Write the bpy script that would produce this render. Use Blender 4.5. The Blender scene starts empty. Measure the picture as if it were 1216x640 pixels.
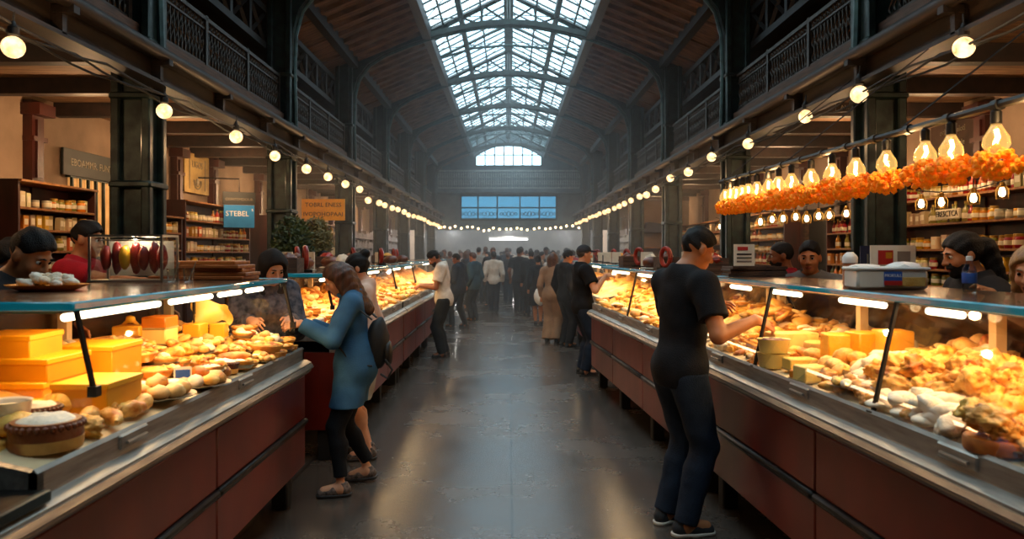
import bpy, math, random
import numpy as np
import openvdb
from mathutils import Vector, Matrix, noise
R = math.radians
PI = math.pi
rnd = random.Random(7)
scene = bpy.context.scene
COL = scene.collection
F = 912.0           # focal length in pixels of the 1216 px wide frame
EYE = 1.62

# ---------------------------------------------------------------- helpers
def V(*a): return Vector(a)

def pix(px, py, Y):
    return Vector(((px-604)/F*Y, Y, EYE+(300-py)/F*Y))

class MB:
    def __init__(s):
        s.v = []; s.f = []; s.m = []
    def add(s, vs, fs, M=None, mi=0):
        b = len(s.v)
        if M is not None: vs = [M @ Vector(p) for p in vs]
        s.v.extend(tuple(p) for p in vs)
        s.f.extend(tuple(b+i for i in f) for f in fs)
        s.m.extend([mi]*len(fs))
        return s
    def box(s, c, size, rot=None, bev=0.0, mi=0):
        hx, hy, hz = [a/2 for a in size]
        M = Matrix.Translation(c)
        if rot is not None: M = M @ (rot if isinstance(rot, Matrix) else Matrix.Rotation(rot, 4, 'Z'))
        if bev <= 0:
            vs = [(sx*hx, sy*hy, sz*hz) for sx in (-1,1) for sy in (-1,1) for sz in (-1,1)]
            fs = [(0,1,3,2),(4,6,7,5),(0,4,5,1),(2,3,7,6),(0,2,6,4),(1,5,7,3)]
            return s.add(vs, fs, M, mi)
        b = min(bev, hx*.9, hy*.9, hz*.9)
        vs = []; idx = {}
        for sx in (-1,1):
            for sy in (-1,1):
                for sz in (-1,1):
                    idx[sx,sy,sz] = len(vs)
                    vs += [(sx*hx, sy*(hy-b), sz*(hz-b)), (sx*(hx-b), sy*hy, sz*(hz-b)), (sx*(hx-b), sy*(hy-b), sz*hz)]
        fs = []
        for ax in range(3):
            for sg in (-1,1):
                o = [a for a in range(3) if a != ax]
                q = []
                for (u, w) in ((-1,-1),(1,-1),(1,1),(-1,1)):
                    k = [0,0,0]; k[ax] = sg; k[o[0]] = u; k[o[1]] = w
                    q.append(idx[tuple(k)]+ax)
                fs.append(tuple(q))
        for ax in range(3):
            o = [a for a in range(3) if a != ax]
            for u in (-1,1):
                for w in (-1,1):
                    k0 = [0,0,0]; k0[o[0]] = u; k0[o[1]] = w; k1 = list(k0); k0[ax] = -1; k1[ax] = 1
                    i0, i1 = idx[tuple(k0)], idx[tuple(k1)]
                    fs.append((i0+o[0], i0+o[1], i1+o[1], i1+o[0]))
        for k, i in idx.items(): fs.append((i, i+1, i+2))
        return s.add(vs, fs, M, mi)
    def tube(s, pts, r, n=8, caps=True, mi=0, M=None, flat=1.0):
        pts = [Vector(p) for p in pts]
        rs = r if isinstance(r, (list, tuple)) else [r]*len(pts)
        t0 = (pts[1]-pts[0]).normalized()
        up = Vector((0,0,1)) if abs(t0.z) < .9 else Vector((1,0,0))
        u = t0.cross(up).normalized(); w = u.cross(t0)
        vs = []; fs = []
        for i, p in enumerate(pts):
            t = (pts[min(i+1,len(pts)-1)]-pts[max(i-1,0)])
            if t.length < 1e-9: t = t0.copy()
            t.normalize()
            u = (u - t*u.dot(t)); u.normalize(); w = t.cross(u)
            for k in range(n):
                a = 2*PI*k/n
                vs.append(p + (u*math.cos(a) + w*math.sin(a)*flat)*rs[i])
        for i in range(len(pts)-1):
            for k in range(n):
                k2 = (k+1) % n
                fs.append((i*n+k, i*n+k2, (i+1)*n+k2, (i+1)*n+k))
        if caps:
            fs.append(tuple(range(n-1,-1,-1))); fs.append(tuple((len(pts)-1)*n+k for k in range(n)))
        return s.add(vs, fs, M, mi)
    def lathe(s, prof, n=20, c=(0,0,0), M=None, mi=0, sq=1.0):
        vs = []; fs = []
        for (r, z) in prof:
            for k in range(n):
                a = 2*PI*k/n
                vs.append((c[0]+max(r,1e-4)*math.cos(a), c[1]+max(r,1e-4)*sq*math.sin(a), c[2]+z))
        for i in range(len(prof)-1):
            for k in range(n):
                k2 = (k+1) % n
                fs.append((i*n+k, i*n+k2, (i+1)*n+k2, (i+1)*n+k))
        fs.append(tuple(range(n-1,-1,-1))); fs.append(tuple((len(prof)-1)*n+k for k in range(n)))
        return s.add(vs, fs, M, mi)
    def prism(s, poly, d0, d1, ax='y', M=None, mi=0):
        def mp(a, b, d):
            return (a, d, b) if ax == 'y' else ((d, a, b) if ax == 'x' else (a, b, d))
        n = len(poly)
        vs = [mp(a,b,d0) for a,b in poly] + [mp(a,b,d1) for a,b in poly]
        fs = [tuple(range(n)), tuple(range(2*n-1,n-1,-1))] + [(i,(i+1)%n,n+(i+1)%n,n+i) for i in range(n)]
        return s.add(vs, fs, M, mi)
    def ico(s, c, r, sub=2, amp=0.0, fr=1.0, seed=0.0, M=None, mi=0):
        vs, fs = ICO[sub]
        rr = r if isinstance(r, (tuple, list)) else (r, r, r)
        out = []
        for p in vs:
            q = Vector(p)
            k = 1.0
            if amp: k += amp*(noise.noise(q*fr+Vector((seed,seed*1.7,-seed)))+.5*noise.noise(q*fr*2.3+Vector((seed,3,seed)))+(.28*noise.noise(q*fr*6+Vector((seed,3,seed))) if sub > 2 else 0))
            out.append((c[0]+q.x*rr[0]*k, c[1]+q.y*rr[1]*k, c[2]+q.z*rr[2]*k))
        return s.add(out, fs, M, mi)

def _ico():
    import bmesh
    out = {}
    for sub in (1,2,3,4):
        bm = bmesh.new(); bmesh.ops.create_icosphere(bm, subdivisions=sub, radius=1)
        bm.verts.ensure_lookup_table()
        out[sub] = ([tuple(v.co) for v in bm.verts], [tuple(v.index for v in f.verts) for f in bm.faces]); bm.free()
    return out
ICO = _ico()

def mesh_of(name, mb, mats, smooth=40):
    import bmesh
    me = bpy.data.meshes.new(name)
    me.from_pydata(mb.v, [], mb.f)
    bm = bmesh.new(); bm.from_mesh(me); bmesh.ops.recalc_face_normals(bm, faces=bm.faces); bm.to_mesh(me); bm.free()
    for m in (mats if isinstance(mats, (list, tuple)) else [mats]): me.materials.append(m)
    if any(mb.m): me.polygons.foreach_set('material_index', mb.m)
    if smooth:
        me.shade_smooth()
        if smooth < 180: me.set_sharp_from_angle(angle=R(smooth))
    return me

def link(name, data, parent=None, loc=None, rotz=None):
    o = bpy.data.objects.new(name, data); COL.objects.link(o)
    if parent is not None: o.parent = parent
    if loc is not None: o.location = loc
    if rotz is not None: o.rotation_euler = (0,0,rotz)
    return o

def part(name, mb, mats, parent=None, label=None, smooth=40, kind=None):
    o = link(name, mesh_of(name, mb, mats, smooth), parent)
    if label: o['label'] = label
    if kind: o['kind'] = kind
    return o

def tag(o, label, cat, group=None, kind=None):
    if label: o['label'] = label
    if cat: o['category'] = cat
    if group: o['group'] = group
    if kind: o['kind'] = kind
    return o

def thing(name, label, cat, loc=(0,0,0), rotz=0, group=None, kind=None):
    o = link(name, None, None, loc, rotz)
    o.empty_display_size = .1
    return tag(o, label, cat, group, kind)

def struct(name, mb, mats, label=None, smooth=40, parent=None):
    o = part(name, mb, mats, parent, label, smooth)
    if parent is None: o['kind'] = 'structure'
    return o

KIDS = {}
def kids(o):
    k = KIDS.get(o.name)
    if k is None: k = KIDS[o.name] = list(o.children)
    return k

def dup(root, loc=None, rotz=None, label=None, group=None, parent=None, rot=None, scale=None):
    r = root.copy(); COL.objects.link(r)
    r.parent = parent
    if loc is not None: r.location = loc
    if rotz is not None: r.rotation_euler = (0,0,rotz)
    if rot is not None: r.rotation_euler = rot
    if scale is not None: r.scale = (scale,)*3 if not isinstance(scale, (tuple,list)) else scale
    if label: r['label'] = label
    if group: r['group'] = group
    for ch in kids(root): dup(ch, parent=r)
    return r

class Proto:
    """first use places the source itself, later uses place copies"""
    def __init__(s, o): s.o = o; s.used = False
    def put(s, loc, rotz=0, label=None, group=None, rot=None, scale=None):
        if not s.used:
            s.used = True; o = s.o
            kids(o)
            o.location = loc; o.rotation_euler = rot if rot is not None else (0,0,rotz)
            if scale is not None: o.scale = (scale,)*3 if not isinstance(scale, (tuple,list)) else scale
            if label: o['label'] = label
            if group: o['group'] = group
            elif 'group' in o and label: pass
            return o
        return dup(s.o, loc, rotz, label, group, rot=rot, scale=scale)

def text_mb(body, size, M, mb=None, depth=.004, align='CENTER', mi=0):
    cu = bpy.data.curves.new('t', 'FONT'); cu.body = body; cu.size = size; cu.align_x = align; cu.align_y = 'CENTER'
    cu.extrude = depth; cu.resolution_u = 2
    o = bpy.data.objects.new('t', cu); COL.objects.link(o)
    dg = bpy.context.evaluated_depsgraph_get(); dg.update()
    me = o.evaluated_get(dg).to_mesh()
    mb = mb or MB()
    mb.add([v.co.copy() for v in me.vertices], [tuple(p.vertices) for p in me.polygons], M, mi)
    bpy.data.objects.remove(o); bpy.data.curves.remove(cu)
    return mb

# ---------------------------------------------------------------- materials
def srgb(h):
    h = h.lstrip('#')
    c = [int(h[i:i+2],16)/255 for i in (0,2,4)]
    return tuple((x/12.92 if x <= .04045 else ((x+.055)/1.055)**2.4) for x in c)

def mat(name, c1, rough=.6, metal=0.0, c2=None, scale=6.0, stretch=(1,1,1), bump=0.0, bscale=None, rand=0.0, emit=None, estr=0.0,
        coat=0.0, spec=.5, detail=4.0, lo=.35, hi=.65, rvar=0.0, hue=0.0, sub=0.0, trans=0.0, c3=None):
    m = bpy.data.materials.new(name); m.use_nodes = True
    nt = m.node_tree; N = nt.nodes; L = nt.links
    b = N['Principled BSDF']
    c1 = srgb(c1) if isinstance(c1, str) else c1
    b.inputs['Roughness'].default_value = rough; b.inputs['Metallic'].default_value = metal
    b.inputs['Specular IOR Level'].default_value = spec
    b.inputs['Coat Weight'].default_value = coat
    if sub: b.inputs['Subsurface Weight'].default_value = sub; b.inputs['Subsurface Scale'].default_value = .02; b.inputs['Subsurface Radius'].default_value = (1,.4,.2)
    if trans: b.inputs['Transmission Weight'].default_value = trans
    b.inputs['Base Color'].default_value = (*c1, 1)
    if emit is not None:
        e = srgb(emit) if isinstance(emit, str) else emit
        b.inputs['Emission Color'].default_value = (*e,1); b.inputs['Emission Strength'].default_value = estr
    col = None
    tc = N.new('ShaderNodeTexCoord'); mp = N.new('ShaderNodeMapping'); L.new(tc.outputs['Object'], mp.inputs['Vector'])
    mp.inputs['Scale'].default_value = stretch
    if rand or hue:
        oi = N.new('ShaderNodeObjectInfo')
        va = N.new('ShaderNodeVectorMath'); va.operation = 'ADD'
        cm = N.new('ShaderNodeVectorMath'); cm.operation = 'SCALE'; cm.inputs['Scale'].default_value = 37.0
        cb = N.new('ShaderNodeCombineXYZ')
        for k in range(3): L.new(oi.outputs['Random'], cb.inputs[k])
        L.new(cb.outputs[0], cm.inputs[0]); L.new(mp.outputs[0], va.inputs[0]); L.new(cm.outputs[0], va.inputs[1])
        vec = va.outputs[0]
    else: vec = mp.outputs[0]
    if c2 is not None:
        c2 = srgb(c2) if isinstance(c2, str) else c2
        nz = N.new('ShaderNodeTexNoise'); nz.inputs['Scale'].default_value = scale; nz.inputs['Detail'].default_value = detail
        L.new(vec, nz.inputs['Vector'])
        cr = N.new('ShaderNodeValToRGB'); cr.color_ramp.elements[0].position = lo; cr.color_ramp.elements[1].position = hi
        cr.color_ramp.elements[0].color = (*c1,1); cr.color_ramp.elements[1].color = (*c2,1)
        if c3 is not None:
            c3 = srgb(c3) if isinstance(c3, str) else c3
            e = cr.color_ramp.elements.new((lo+hi)/2); e.color = (*c3,1)
        L.new(nz.outputs['Fac'], cr.inputs['Fac']); col = cr.outputs['Color']
        if rvar:
            mr = N.new('ShaderNodeMapRange'); mr.inputs['To Min'].default_value = max(.02, rough-rvar); mr.inputs['To Max'].default_value = min(1, rough+rvar)
            L.new(nz.outputs['Fac'], mr.inputs['Value']); L.new(mr.outputs[0], b.inputs['Roughness'])
    if rand or hue:
        hs = N.new('ShaderNodeHueSaturation')
        if col is not None: L.new(col, hs.inputs['Color'])
        else: hs.inputs['Color'].default_value = (*c1,1)
        mr = N.new('ShaderNodeMapRange'); mr.inputs['To Min'].default_value = 1-rand; mr.inputs['To Max'].default_value = 1+rand*.6
        L.new(oi.outputs['Random'], mr.inputs['Value']); L.new(mr.outputs[0], hs.inputs['Value'])
        if hue:
            ma = N.new('ShaderNodeMath'); ma.operation = 'MULTIPLY'; ma.inputs[1].default_value = 7.31
            fr = N.new('ShaderNodeMath'); fr.operation = 'FRACT'; L.new(oi.outputs['Random'], ma.inputs[0]); L.new(ma.outputs[0], fr.inputs[0])
            m2 = N.new('ShaderNodeMapRange'); m2.inputs['To Min'].default_value = .5-hue; m2.inputs['To Max'].default_value = .5+hue
            L.new(fr.outputs[0], m2.inputs['Value']); L.new(m2.outputs[0], hs.inputs['Hue'])
        col = hs.outputs['Color']
    if col is not None: L.new(col, b.inputs['Base Color'])
    if bump:
        n2 = N.new('ShaderNodeTexNoise'); n2.inputs['Scale'].default_value = bscale or scale*2; n2.inputs['Detail'].default_value = 3
        L.new(vec, n2.inputs['Vector'])
        bp = N.new('ShaderNodeBump'); bp.inputs['Strength'].default_value = bump; bp.inputs['Distance'].default_value = .01
        L.new(n2.outputs['Fac'], bp.inputs['Height']); L.new(bp.outputs['Normal'], b.inputs['Normal'])
    return m

def glass(name, tint=(1,1,1), gloss=.12, rough=.02, opac=0.0, glow=None, gs=0):
    """thin architectural pane: see-through with a reflection that grows at grazing angles"""
    m = bpy.data.materials.new(name); m.use_nodes = True
    nt = m.node_tree; N = nt.nodes; L = nt.links; N.clear()
    out = N.new('ShaderNodeOutputMaterial'); mx = N.new('ShaderNodeMixShader'); tr = N.new('ShaderNodeBsdfTransparent'); gl = N.new('ShaderNodeBsdfGlossy')
    tr.inputs['Color'].default_value = (*tint,1); gl.inputs['Roughness'].default_value = rough
    lw = N.new('ShaderNodeLayerWeight'); lw.inputs['Blend'].default_value = .25
    mr = N.new('ShaderNodeMapRange'); mr.inputs['To Min'].default_value = gloss*.3; mr.inputs['To Max'].default_value = min(1,gloss*3)
    L.new(lw.outputs['Fresnel'], mr.inputs['Value']); L.new(mr.outputs[0], mx.inputs['Fac'])
    L.new(tr.outputs[0], mx.inputs[1]); L.new(gl.outputs[0], mx.inputs[2])
    s = mx.outputs[0]
    if opac:
        m2 = N.new('ShaderNodeMixShader'); df = N.new('ShaderNodeBsdfDiffuse'); df.inputs['Color'].default_value = (*tint,1)
        m2.inputs['Fac'].default_value = opac; L.new(s, m2.inputs[1]); L.new(df.outputs[0], m2.inputs[2]); s = m2.outputs[0]
    if glow:
        ad = N.new('ShaderNodeAddShader'); em = N.new('ShaderNodeEmission'); em.inputs['Color'].default_value = (*glow,1); em.inputs['Strength'].default_value = gs
        L.new(s, ad.inputs[0]); L.new(em.outputs[0], ad.inputs[1]); s = ad.outputs[0]
    L.new(s, out.inputs['Surface'])
    return m

def emitter(name, color, strength):
    m = bpy.data.materials.new(name); m.use_nodes = True
    N = m.node_tree.nodes; L = m.node_tree.links; N.clear()
    o = N.new('ShaderNodeOutputMaterial'); e = N.new('ShaderNodeEmission')
    e.inputs['Color'].default_value = (*(srgb(color) if isinstance(color,str) else color),1); e.inputs['Strength'].default_value = strength
    L.new(e.outputs[0], o.inputs['Surface']); return m

M = {}
M['iron'] = mat('iron', '#22332f', .42, .35, '#0f1716', 9, bump=.15, bscale=30, rvar=.12)
M['iron_light'] = mat('iron_light', '#33504f', .4, .35, '#1d2f2e', 9, rvar=.12)
M['soot'] = mat('soot', '#2b2019', .55, .2, '#15100d', 10, stretch=(3,.4,3), detail=8)
M['teal_dark'] = mat('teal_dark', '#1c3a40', .3, .4, '#12272c', 6)
M['black_iron'] = mat('black_iron', '#100f0e', .5, .3, '#1e1916', 14)
M['grille'] = mat('grille', '#40372f', .45, .6, '#241e19', 20)
M['old_wood'] = mat('old_wood', '#5b4334', .7, 0, '#33241b', 7, stretch=(2.5,.5,6), bump=.3, detail=7)
M['plank'] = mat('plank', '#80604a', .75, 0, '#4b3425', 5, stretch=(.6,5,1), bump=.35, detail=7)
M['aisle_ceiling'] = mat('aisle_ceiling', '#8a6a48', .75, 0, '#5c4029', 4, stretch=(.7,7,1), bump=.2, detail=7)
M['dark_beam'] = mat('dark_beam', '#2a1a14', .6, 0, '#150e0b', 9, bump=.2)
M['redwood'] = mat('redwood', '#4a1d14', .45, 0, '#2b100c', 6, stretch=(1,1,.25), bump=.1)
M['plaster'] = mat('plaster', '#9c8672', .85, 0, '#756250', 1.6, bump=.25, bscale=14, detail=8, lo=.3, hi=.72)
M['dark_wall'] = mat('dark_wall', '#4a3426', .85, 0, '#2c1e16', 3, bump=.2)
M['far_wall'] = mat('far_wall', '#5a6a72', .8, 0, '#414f56', 2.5, bump=.1)
M['lacquer'] = mat('lacquer', '#6c1a0b', .34, 0, '#4b0f06', 2.0, stretch=(1.2,1,.5), detail=4, rvar=.05)
M['steel'] = mat('steel', '#b0aaa0', .38, .75, '#8a847b', 14, stretch=(.3,3,3), rvar=.12)
M['dark_steel'] = mat('dark_steel', '#35322f', .4, .85, '#201e1c', 10, rvar=.1)
M['brown_stone'] = mat('brown_stone', '#6e4a33', .22, 0, '#2b1a12', 60, detail=6, coat=.3)
M['teal_edge'] = mat('teal_edge', '#1f93a6', .15, 0, '#0f6e82', 6, coat=.5, emit='#1aa0b5', estr=.12)
M['cream'] = mat('cream', '#e6cfa4', .5, 0, '#d2b27e', 5)
M['paper'] = mat('paper', '#efe6d2', .6, 0, '#d8cbb0', 7, bump=.2)
M['white'] = mat('white', '#ece8e0', .5)
M['mirror_brown'] = mat('mirror_brown', '#3a2414', .22, .3, '#1c110a', 12, spec=.8)
M['pane'] = glass('pane', (.98,.99,.98), .10)
M['pane_dim'] = glass('pane_dim', (.93,.95,.93), .22)
M['sky_pane'] = glass('sky_pane', (.82,.93,.97), .05, .1)
M['blue_pane'] = glass('blue_pane', (.16,.33,.42), .10, .1)
M['jar_glass'] = glass('jar_glass', (.95,.96,.93), .2)
M['globe'] = emitter('globe', (1,.70,.34), 2.6)
_n = M['globe'].node_tree.nodes; _l = M['globe'].node_tree.links
_tc = _n.new('ShaderNodeTexCoord'); _nz = _n.new('ShaderNodeTexNoise'); _nz.inputs['Scale'].default_value = 14; _nz.inputs['Detail'].default_value = 3
_cr = _n.new('ShaderNodeValToRGB'); _cr.color_ramp.elements[0].position = .32; _cr.color_ramp.elements[1].position = .62
_cr.color_ramp.elements[0].color = (.55,.27,.09,1); _cr.color_ramp.elements[1].color = (1,.72,.36,1)
_l.new(_tc.outputs['Object'], _nz.inputs['Vector']); _l.new(_nz.outputs['Fac'], _cr.inputs['Fac']); _l.new(_cr.outputs['Color'], _n['Emission'].inputs['Color'])
M['filament'] = emitter('filament', (1,.58,.2), 30)
M['tube_light'] = emitter('tube_light', (1,.88,.62), 6)
M['far_tube'] = emitter('far_tube', (.95,.97,1), 5)
M['small_bulb'] = emitter('small_bulb', (1,.72,.38), 8)
M['amber_glass'] = glass('amber_glass', (1,.88,.62), .12, glow=(1,.6,.18), gs=.4)
M['rubber'] = mat('rubber', '#121110', .7)
M['brass'] = mat('brass', '#a9803a', .35, .9)
# food
M['crust'] = mat('crust', '#d98f2e', .5, 0, '#9c5417', 7, rand=.22, bump=.5, bscale=45, c3='#e8b25a')
M['golden'] = mat('golden', '#eaa63a', .45, 0, '#b8651a', 8, rand=.2, bump=.6, bscale=60, hue=.012, c3='#f3c469')
M['fried'] = mat('fried', '#e8992a', .5, 0, '#a85c16', 9, rand=.2, bump=.9, bscale=70, c3='#eab04a')
M['pale_bake'] = mat('pale_bake', '#f0cf8e', .55, 0, '#c98b3c', 6, rand=.15, bump=.5, bscale=50)
M['powder'] = mat('powder', '#f3e7d0', .8, 0, '#d9a965', 7, rand=.1, bump=.5, bscale=60, lo=.5, hi=.75)
M['darkbake'] = mat('darkbake', '#7a3a14', .45, 0, '#431c0a', 9, rand=.2, bump=.5, bscale=50)
M['jam'] = mat('jam', '#8c1f0c', .2, 0, '#4d0f06', 10, rand=.2, coat=.4)
M['choc'] = mat('choc', '#4a2412', .4, 0, '#2a1209', 10, rand=.2, bump=.3)
M['cheese'] = mat('cheese', '#f2b92c', .42, 0, '#e29a17', 3, rand=.08, sub=.08, bump=.05)
M['cheese_pale'] = mat('cheese_pale', '#f3dc8a', .45, 0, '#e3bd58', 3, rand=.08, sub=.08)
M['cheese_orange'] = mat('cheese_orange', '#e08a1c', .42, 0, '#c56f12', 3, rand=.08)
M['rind'] = mat('rind', '#c9b27c', .6, 0, '#a98d54', 6, rand=.12)
M['yellow_card'] = mat('yellow_card', '#f5b915', .5, 0, '#e7a50c', 2.5, rand=.06)
M['yellow_card_side'] = mat('yellow_card_side', '#e9a410', .5, 0, '#d9930b', 2.5, rand=.06)
M['board'] = mat('board', '#b56a28', .5, 0, '#8a4717', 5, stretch=(.4,4,4), rand=.15)
M['platter'] = mat('platter', '#e58a30', .4, 0, '#c96f20', 5)
M['tin'] = mat('tin', '#b9b2a4', .3, .9)
M['blue_card'] = mat('blue_card', '#2f57a5', .5)
M['blue_sign'] = mat('blue_sign', '#1f86cf', .5, 0, '#1a74b8', 3)
M['yellow_sign'] = mat('yellow_sign', '#f0a614', .5, 0, '#de920c', 3)
M['ink'] = mat('ink', '#2a1a0c', .6)
M['dark_sign'] = mat('dark_sign', '#1c2122', .6)
M['green_sign'] = mat('green_sign', '#17211d', .6, 0, '#0f1613', 5)
M['far_rail'] = mat('far_rail', '#a3aaa8', .6, .1, '#7f8a8a', 9)
M['gold_letter'] = mat('gold_letter', '#7d7460', .5, .3)
M['plaque'] = mat('plaque', '#b59a5c', .7, 0, '#8f763f', 4, bump=.3)
M['navy'] = mat('navy', '#171c38', .5)
M['red'] = mat('red', '#b5261c', .5)
M['leaf'] = mat('leaf', '#4d5c2a', .55, 0, '#2c3a1a', 5, rand=.2)
M['leaf_dry'] = mat('leaf_dry', '#7a7040', .6, 0, '#5a5228', 5)
M['bark'] = mat('bark', '#4f3a26', .85, 0, '#33241a', 9, bump=.4)
M['terracotta'] = mat('terracotta', '#8d4a2a', .75, 0, '#6e371e', 5)
M['marigold'] = mat('marigold', '#ff8a08', .7, 0, '#e2560a', 30, rand=.1, c3='#ffa51a', emit='#ff7a08', estr=.16)  # faint glow added to the petals, as if light passed through them
M['meat'] = mat('meat', '#b02a1a', .4, 0, '#6e160b', 12, rand=.2, coat=.2)
M['concrete'] = mat('concrete', '#8d8a87', .8)
M['grey_goods'] = mat('grey_goods', '#8d7f6d', .6, 0, '#5e5142', 5, rand=.3, hue=.05)

def floor_mat():
    m = bpy.data.materials.new('polished_concrete'); m.use_nodes = True
    N = m.node_tree.nodes; L = m.node_tree.links; b = N['Principled BSDF']
    tc = N.new('ShaderNodeTexCoord')
    n1 = N.new('ShaderNodeTexNoise'); n1.inputs['Scale'].default_value = .9; n1.inputs['Detail'].default_value = 8; n1.inputs['Roughness'].default_value = .65
    n2 = N.new('ShaderNodeTexNoise'); n2.inputs['Scale'].default_value = 7; n2.inputs['Detail'].default_value = 6
    L.new(tc.outputs['Object'], n1.inputs['Vector']); L.new(tc.outputs['Object'], n2.inputs['Vector'])
    r1 = N.new('ShaderNodeValToRGB'); e = r1.color_ramp.elements
    e[0].position = .3; e[1].position = .7; e[0].color = (*srgb('#453b34'),1); e[1].color = (*srgb('#61564d'),1)
    L.new(n1.outputs['Fac'], r1.inputs['Fac'])
    r2 = N.new('ShaderNodeValToRGB'); e = r2.color_ramp.elements; e[0].position = .35; e[1].position = .7; e[0].color = (.8,.8,.8,1); e[1].color = (1,1,1,1)
    L.new(n2.outputs['Fac'], r2.inputs['Fac'])
    mx = N.new('ShaderNodeMix'); mx.data_type = 'RGBA'; mx.blend_type = 'MULTIPLY'; mx.inputs['Factor'].default_value = 1
    L.new(r1.outputs[0], mx.inputs['A']); L.new(r2.outputs[0], mx.inputs['B'])
    br = N.new('ShaderNodeTexBrick'); br.offset = 0; br.inputs['Scale'].default_value = 1; br.inputs['Brick Width'].default_value = 1.55
    br.inputs['Row Height'].default_value = 3.1; br.inputs['Mortar Size'].default_value = .008
    br.inputs['Color1'].default_value = (1,1,1,1); br.inputs['Color2'].default_value = (.9,.9,.9,1); br.inputs['Mortar'].default_value = (.3,.28,.26,1)
    mp = N.new('ShaderNodeMapping'); mp.inputs['Location'].default_value = (-.02,.4,0); L.new(tc.outputs['Object'], mp.inputs['Vector']); L.new(mp.outputs[0], br.inputs['Vector'])
    m2 = N.new('ShaderNodeMix'); m2.data_type = 'RGBA'; m2.blend_type = 'MULTIPLY'; m2.inputs['Factor'].default_value = 1
    L.new(mx.outputs['Result'], m2.inputs['A']); L.new(br.outputs['Color'], m2.inputs['B']); L.new(m2.outputs['Result'], b.inputs['Base Color'])
    mr = N.new('ShaderNodeMapRange'); mr.inputs['From Min'].default_value = .3; mr.inputs['From Max'].default_value = .75
    mr.inputs['To Min'].default_value = .2; mr.inputs['To Max'].default_value = .33
    L.new(n1.outputs['Fac'], mr.inputs['Value']); L.new(mr.outputs[0], b.inputs['Roughness'])
    bp = N.new('ShaderNodeBump'); bp.inputs['Strength'].default_value = .04; bp.inputs['Distance'].default_value = .01
    L.new(n2.outputs['Fac'], bp.inputs['Height']); L.new(bp.outputs[0], b.inputs['Normal'])
    return m
M['floor'] = floor_mat()
# ================================================================ the hall
XW, XC, Y0, YF, YB = 5.0, 3.2, -2.5, 34.0, 46.0
BAY = 4.2
COLY = [6.65+BAY*k for k in range(-2, 7)]

struct('floor', MB().box((0,(Y0+YB)/2,-.05),(2*XW+.6,YB-Y0,.1)), M['floor'], 'worn polished grey concrete floor', smooth=0)
for sx, nm in ((-1,'left'),(1,'right')):
    struct('wall_'+nm, MB().box((sx*(XW+.1),(Y0+YB)/2,1.66),(.2,YB-Y0,3.32)), M['plaster'], 'stained plaster aisle wall', smooth=0)
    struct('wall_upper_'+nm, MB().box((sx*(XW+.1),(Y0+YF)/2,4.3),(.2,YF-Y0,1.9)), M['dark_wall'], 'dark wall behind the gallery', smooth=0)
    struct('ceiling_aisle_'+nm, MB().box((sx*4.06,(Y0+YF)/2,3.34),(1.95,YF-Y0,.14)), M['aisle_ceiling'], 'boarded underside of the gallery', smooth=0)
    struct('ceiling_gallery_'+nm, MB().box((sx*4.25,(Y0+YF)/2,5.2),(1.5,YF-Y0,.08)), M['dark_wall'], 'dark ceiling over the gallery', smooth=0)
struct('wall_back', MB().box((0,Y0-.1,3.6),(10.4,.2,7.4)), M['dark_wall'], smooth=0)
struct('wall_rear_hall', MB().box((0,YB+.1,1.7),(10.4,.2,3.5)), mat('rear_wall','#9a9c98',.8,0,'#7c8082',1.5), smooth=0)
struct('ceiling_rear_hall', MB().box((0,(YF+YB)/2,3.1),(10.2,YB-YF,.1)), M['far_wall'], smooth=0)

# far wall with its two windows
fw = MB()
def fbox(x0,x1,z0,z1): fw.box(((x0+x1)/2,YF,(z0+z1)/2),(x1-x0,.3,z1-z0))
fbox(-5,5,2.62,3.04); fbox(-5,-2.1,3.04,4.14); fbox(2.1,5,3.04,4.14); fbox(-5,5,4.14,5.42)
fbox(-5,-1.45,5.42,7.2); fbox(1.45,5,5.42,7.2)
arc = [(-1.45+2.9*i/16, 5.86+.52*math.sin(PI*i/16)**.8) for i in range(17)]
for (a,b) in zip(arc, arc[1:]): fw.prism([(a[0],a[1]),(b[0],b[1]),(b[0],7.2),(a[0],7.2)], YF-.15, YF+.15)
struct('wall_far', fw, M['far_wall'], 'grey end wall above the passage', smooth=0)
w1 = MB()
for i in range(8):
    x = -1.45+2.9*i/7; zt = 5.86+.52*max(0,math.sin(PI*i/7))**.8
    w1.box((x,YF-.16,(5.42+zt)/2),(.05,.08,zt-5.42))
w1.box((0,YF-.16,5.44),(2.9,.1,.06)); w1.box((0,YF-.16,5.92),(2.9,.06,.04))
w1.tube([(a[0],YF-.16,a[1]) for a in arc], .04, 6)
win = struct('window_1', w1, M['iron'], 'arched bright gable window at the far end')
part('pane', MB().prism([(-1.45,5.42)]+arc[::-1][::-1]+[(1.45,5.42)], YF-.02, YF-.01), M['sky_pane'], win, smooth=0)
w2 = MB()
for x in (-2.1,-1.35,-.5,.5,1.35,2.1): w2.box((x,YF-.16,3.59),(.06,.1,1.1))
for z in (3.06,3.6,4.12): w2.box((0,YF-.16,z),(4.2,.1,.06))
win = struct('window_2', w2, M['iron'], 'wide blue band of windows over the far passage')
part('pane', MB().box((0,YF-.02,3.59),(4.2,.01,1.1)), M['blue_pane'], win, smooth=0)
orn = MB()
for k in range(5):
    cx = (-1.72,-.92,0,.92,1.72)[k]
    for j in range(5):
        a = (j-2)*.16
        orn.tube([(cx+a+.07*math.cos(t), YF-.12, 3.33+.12*math.sin(t)*(1-.3*abs(j-2))) for t in [PI*2*i/10 for i in range(11)]], .014, 5, mi=0)
part('lower_tracery', orn, M['grille'], win)

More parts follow.
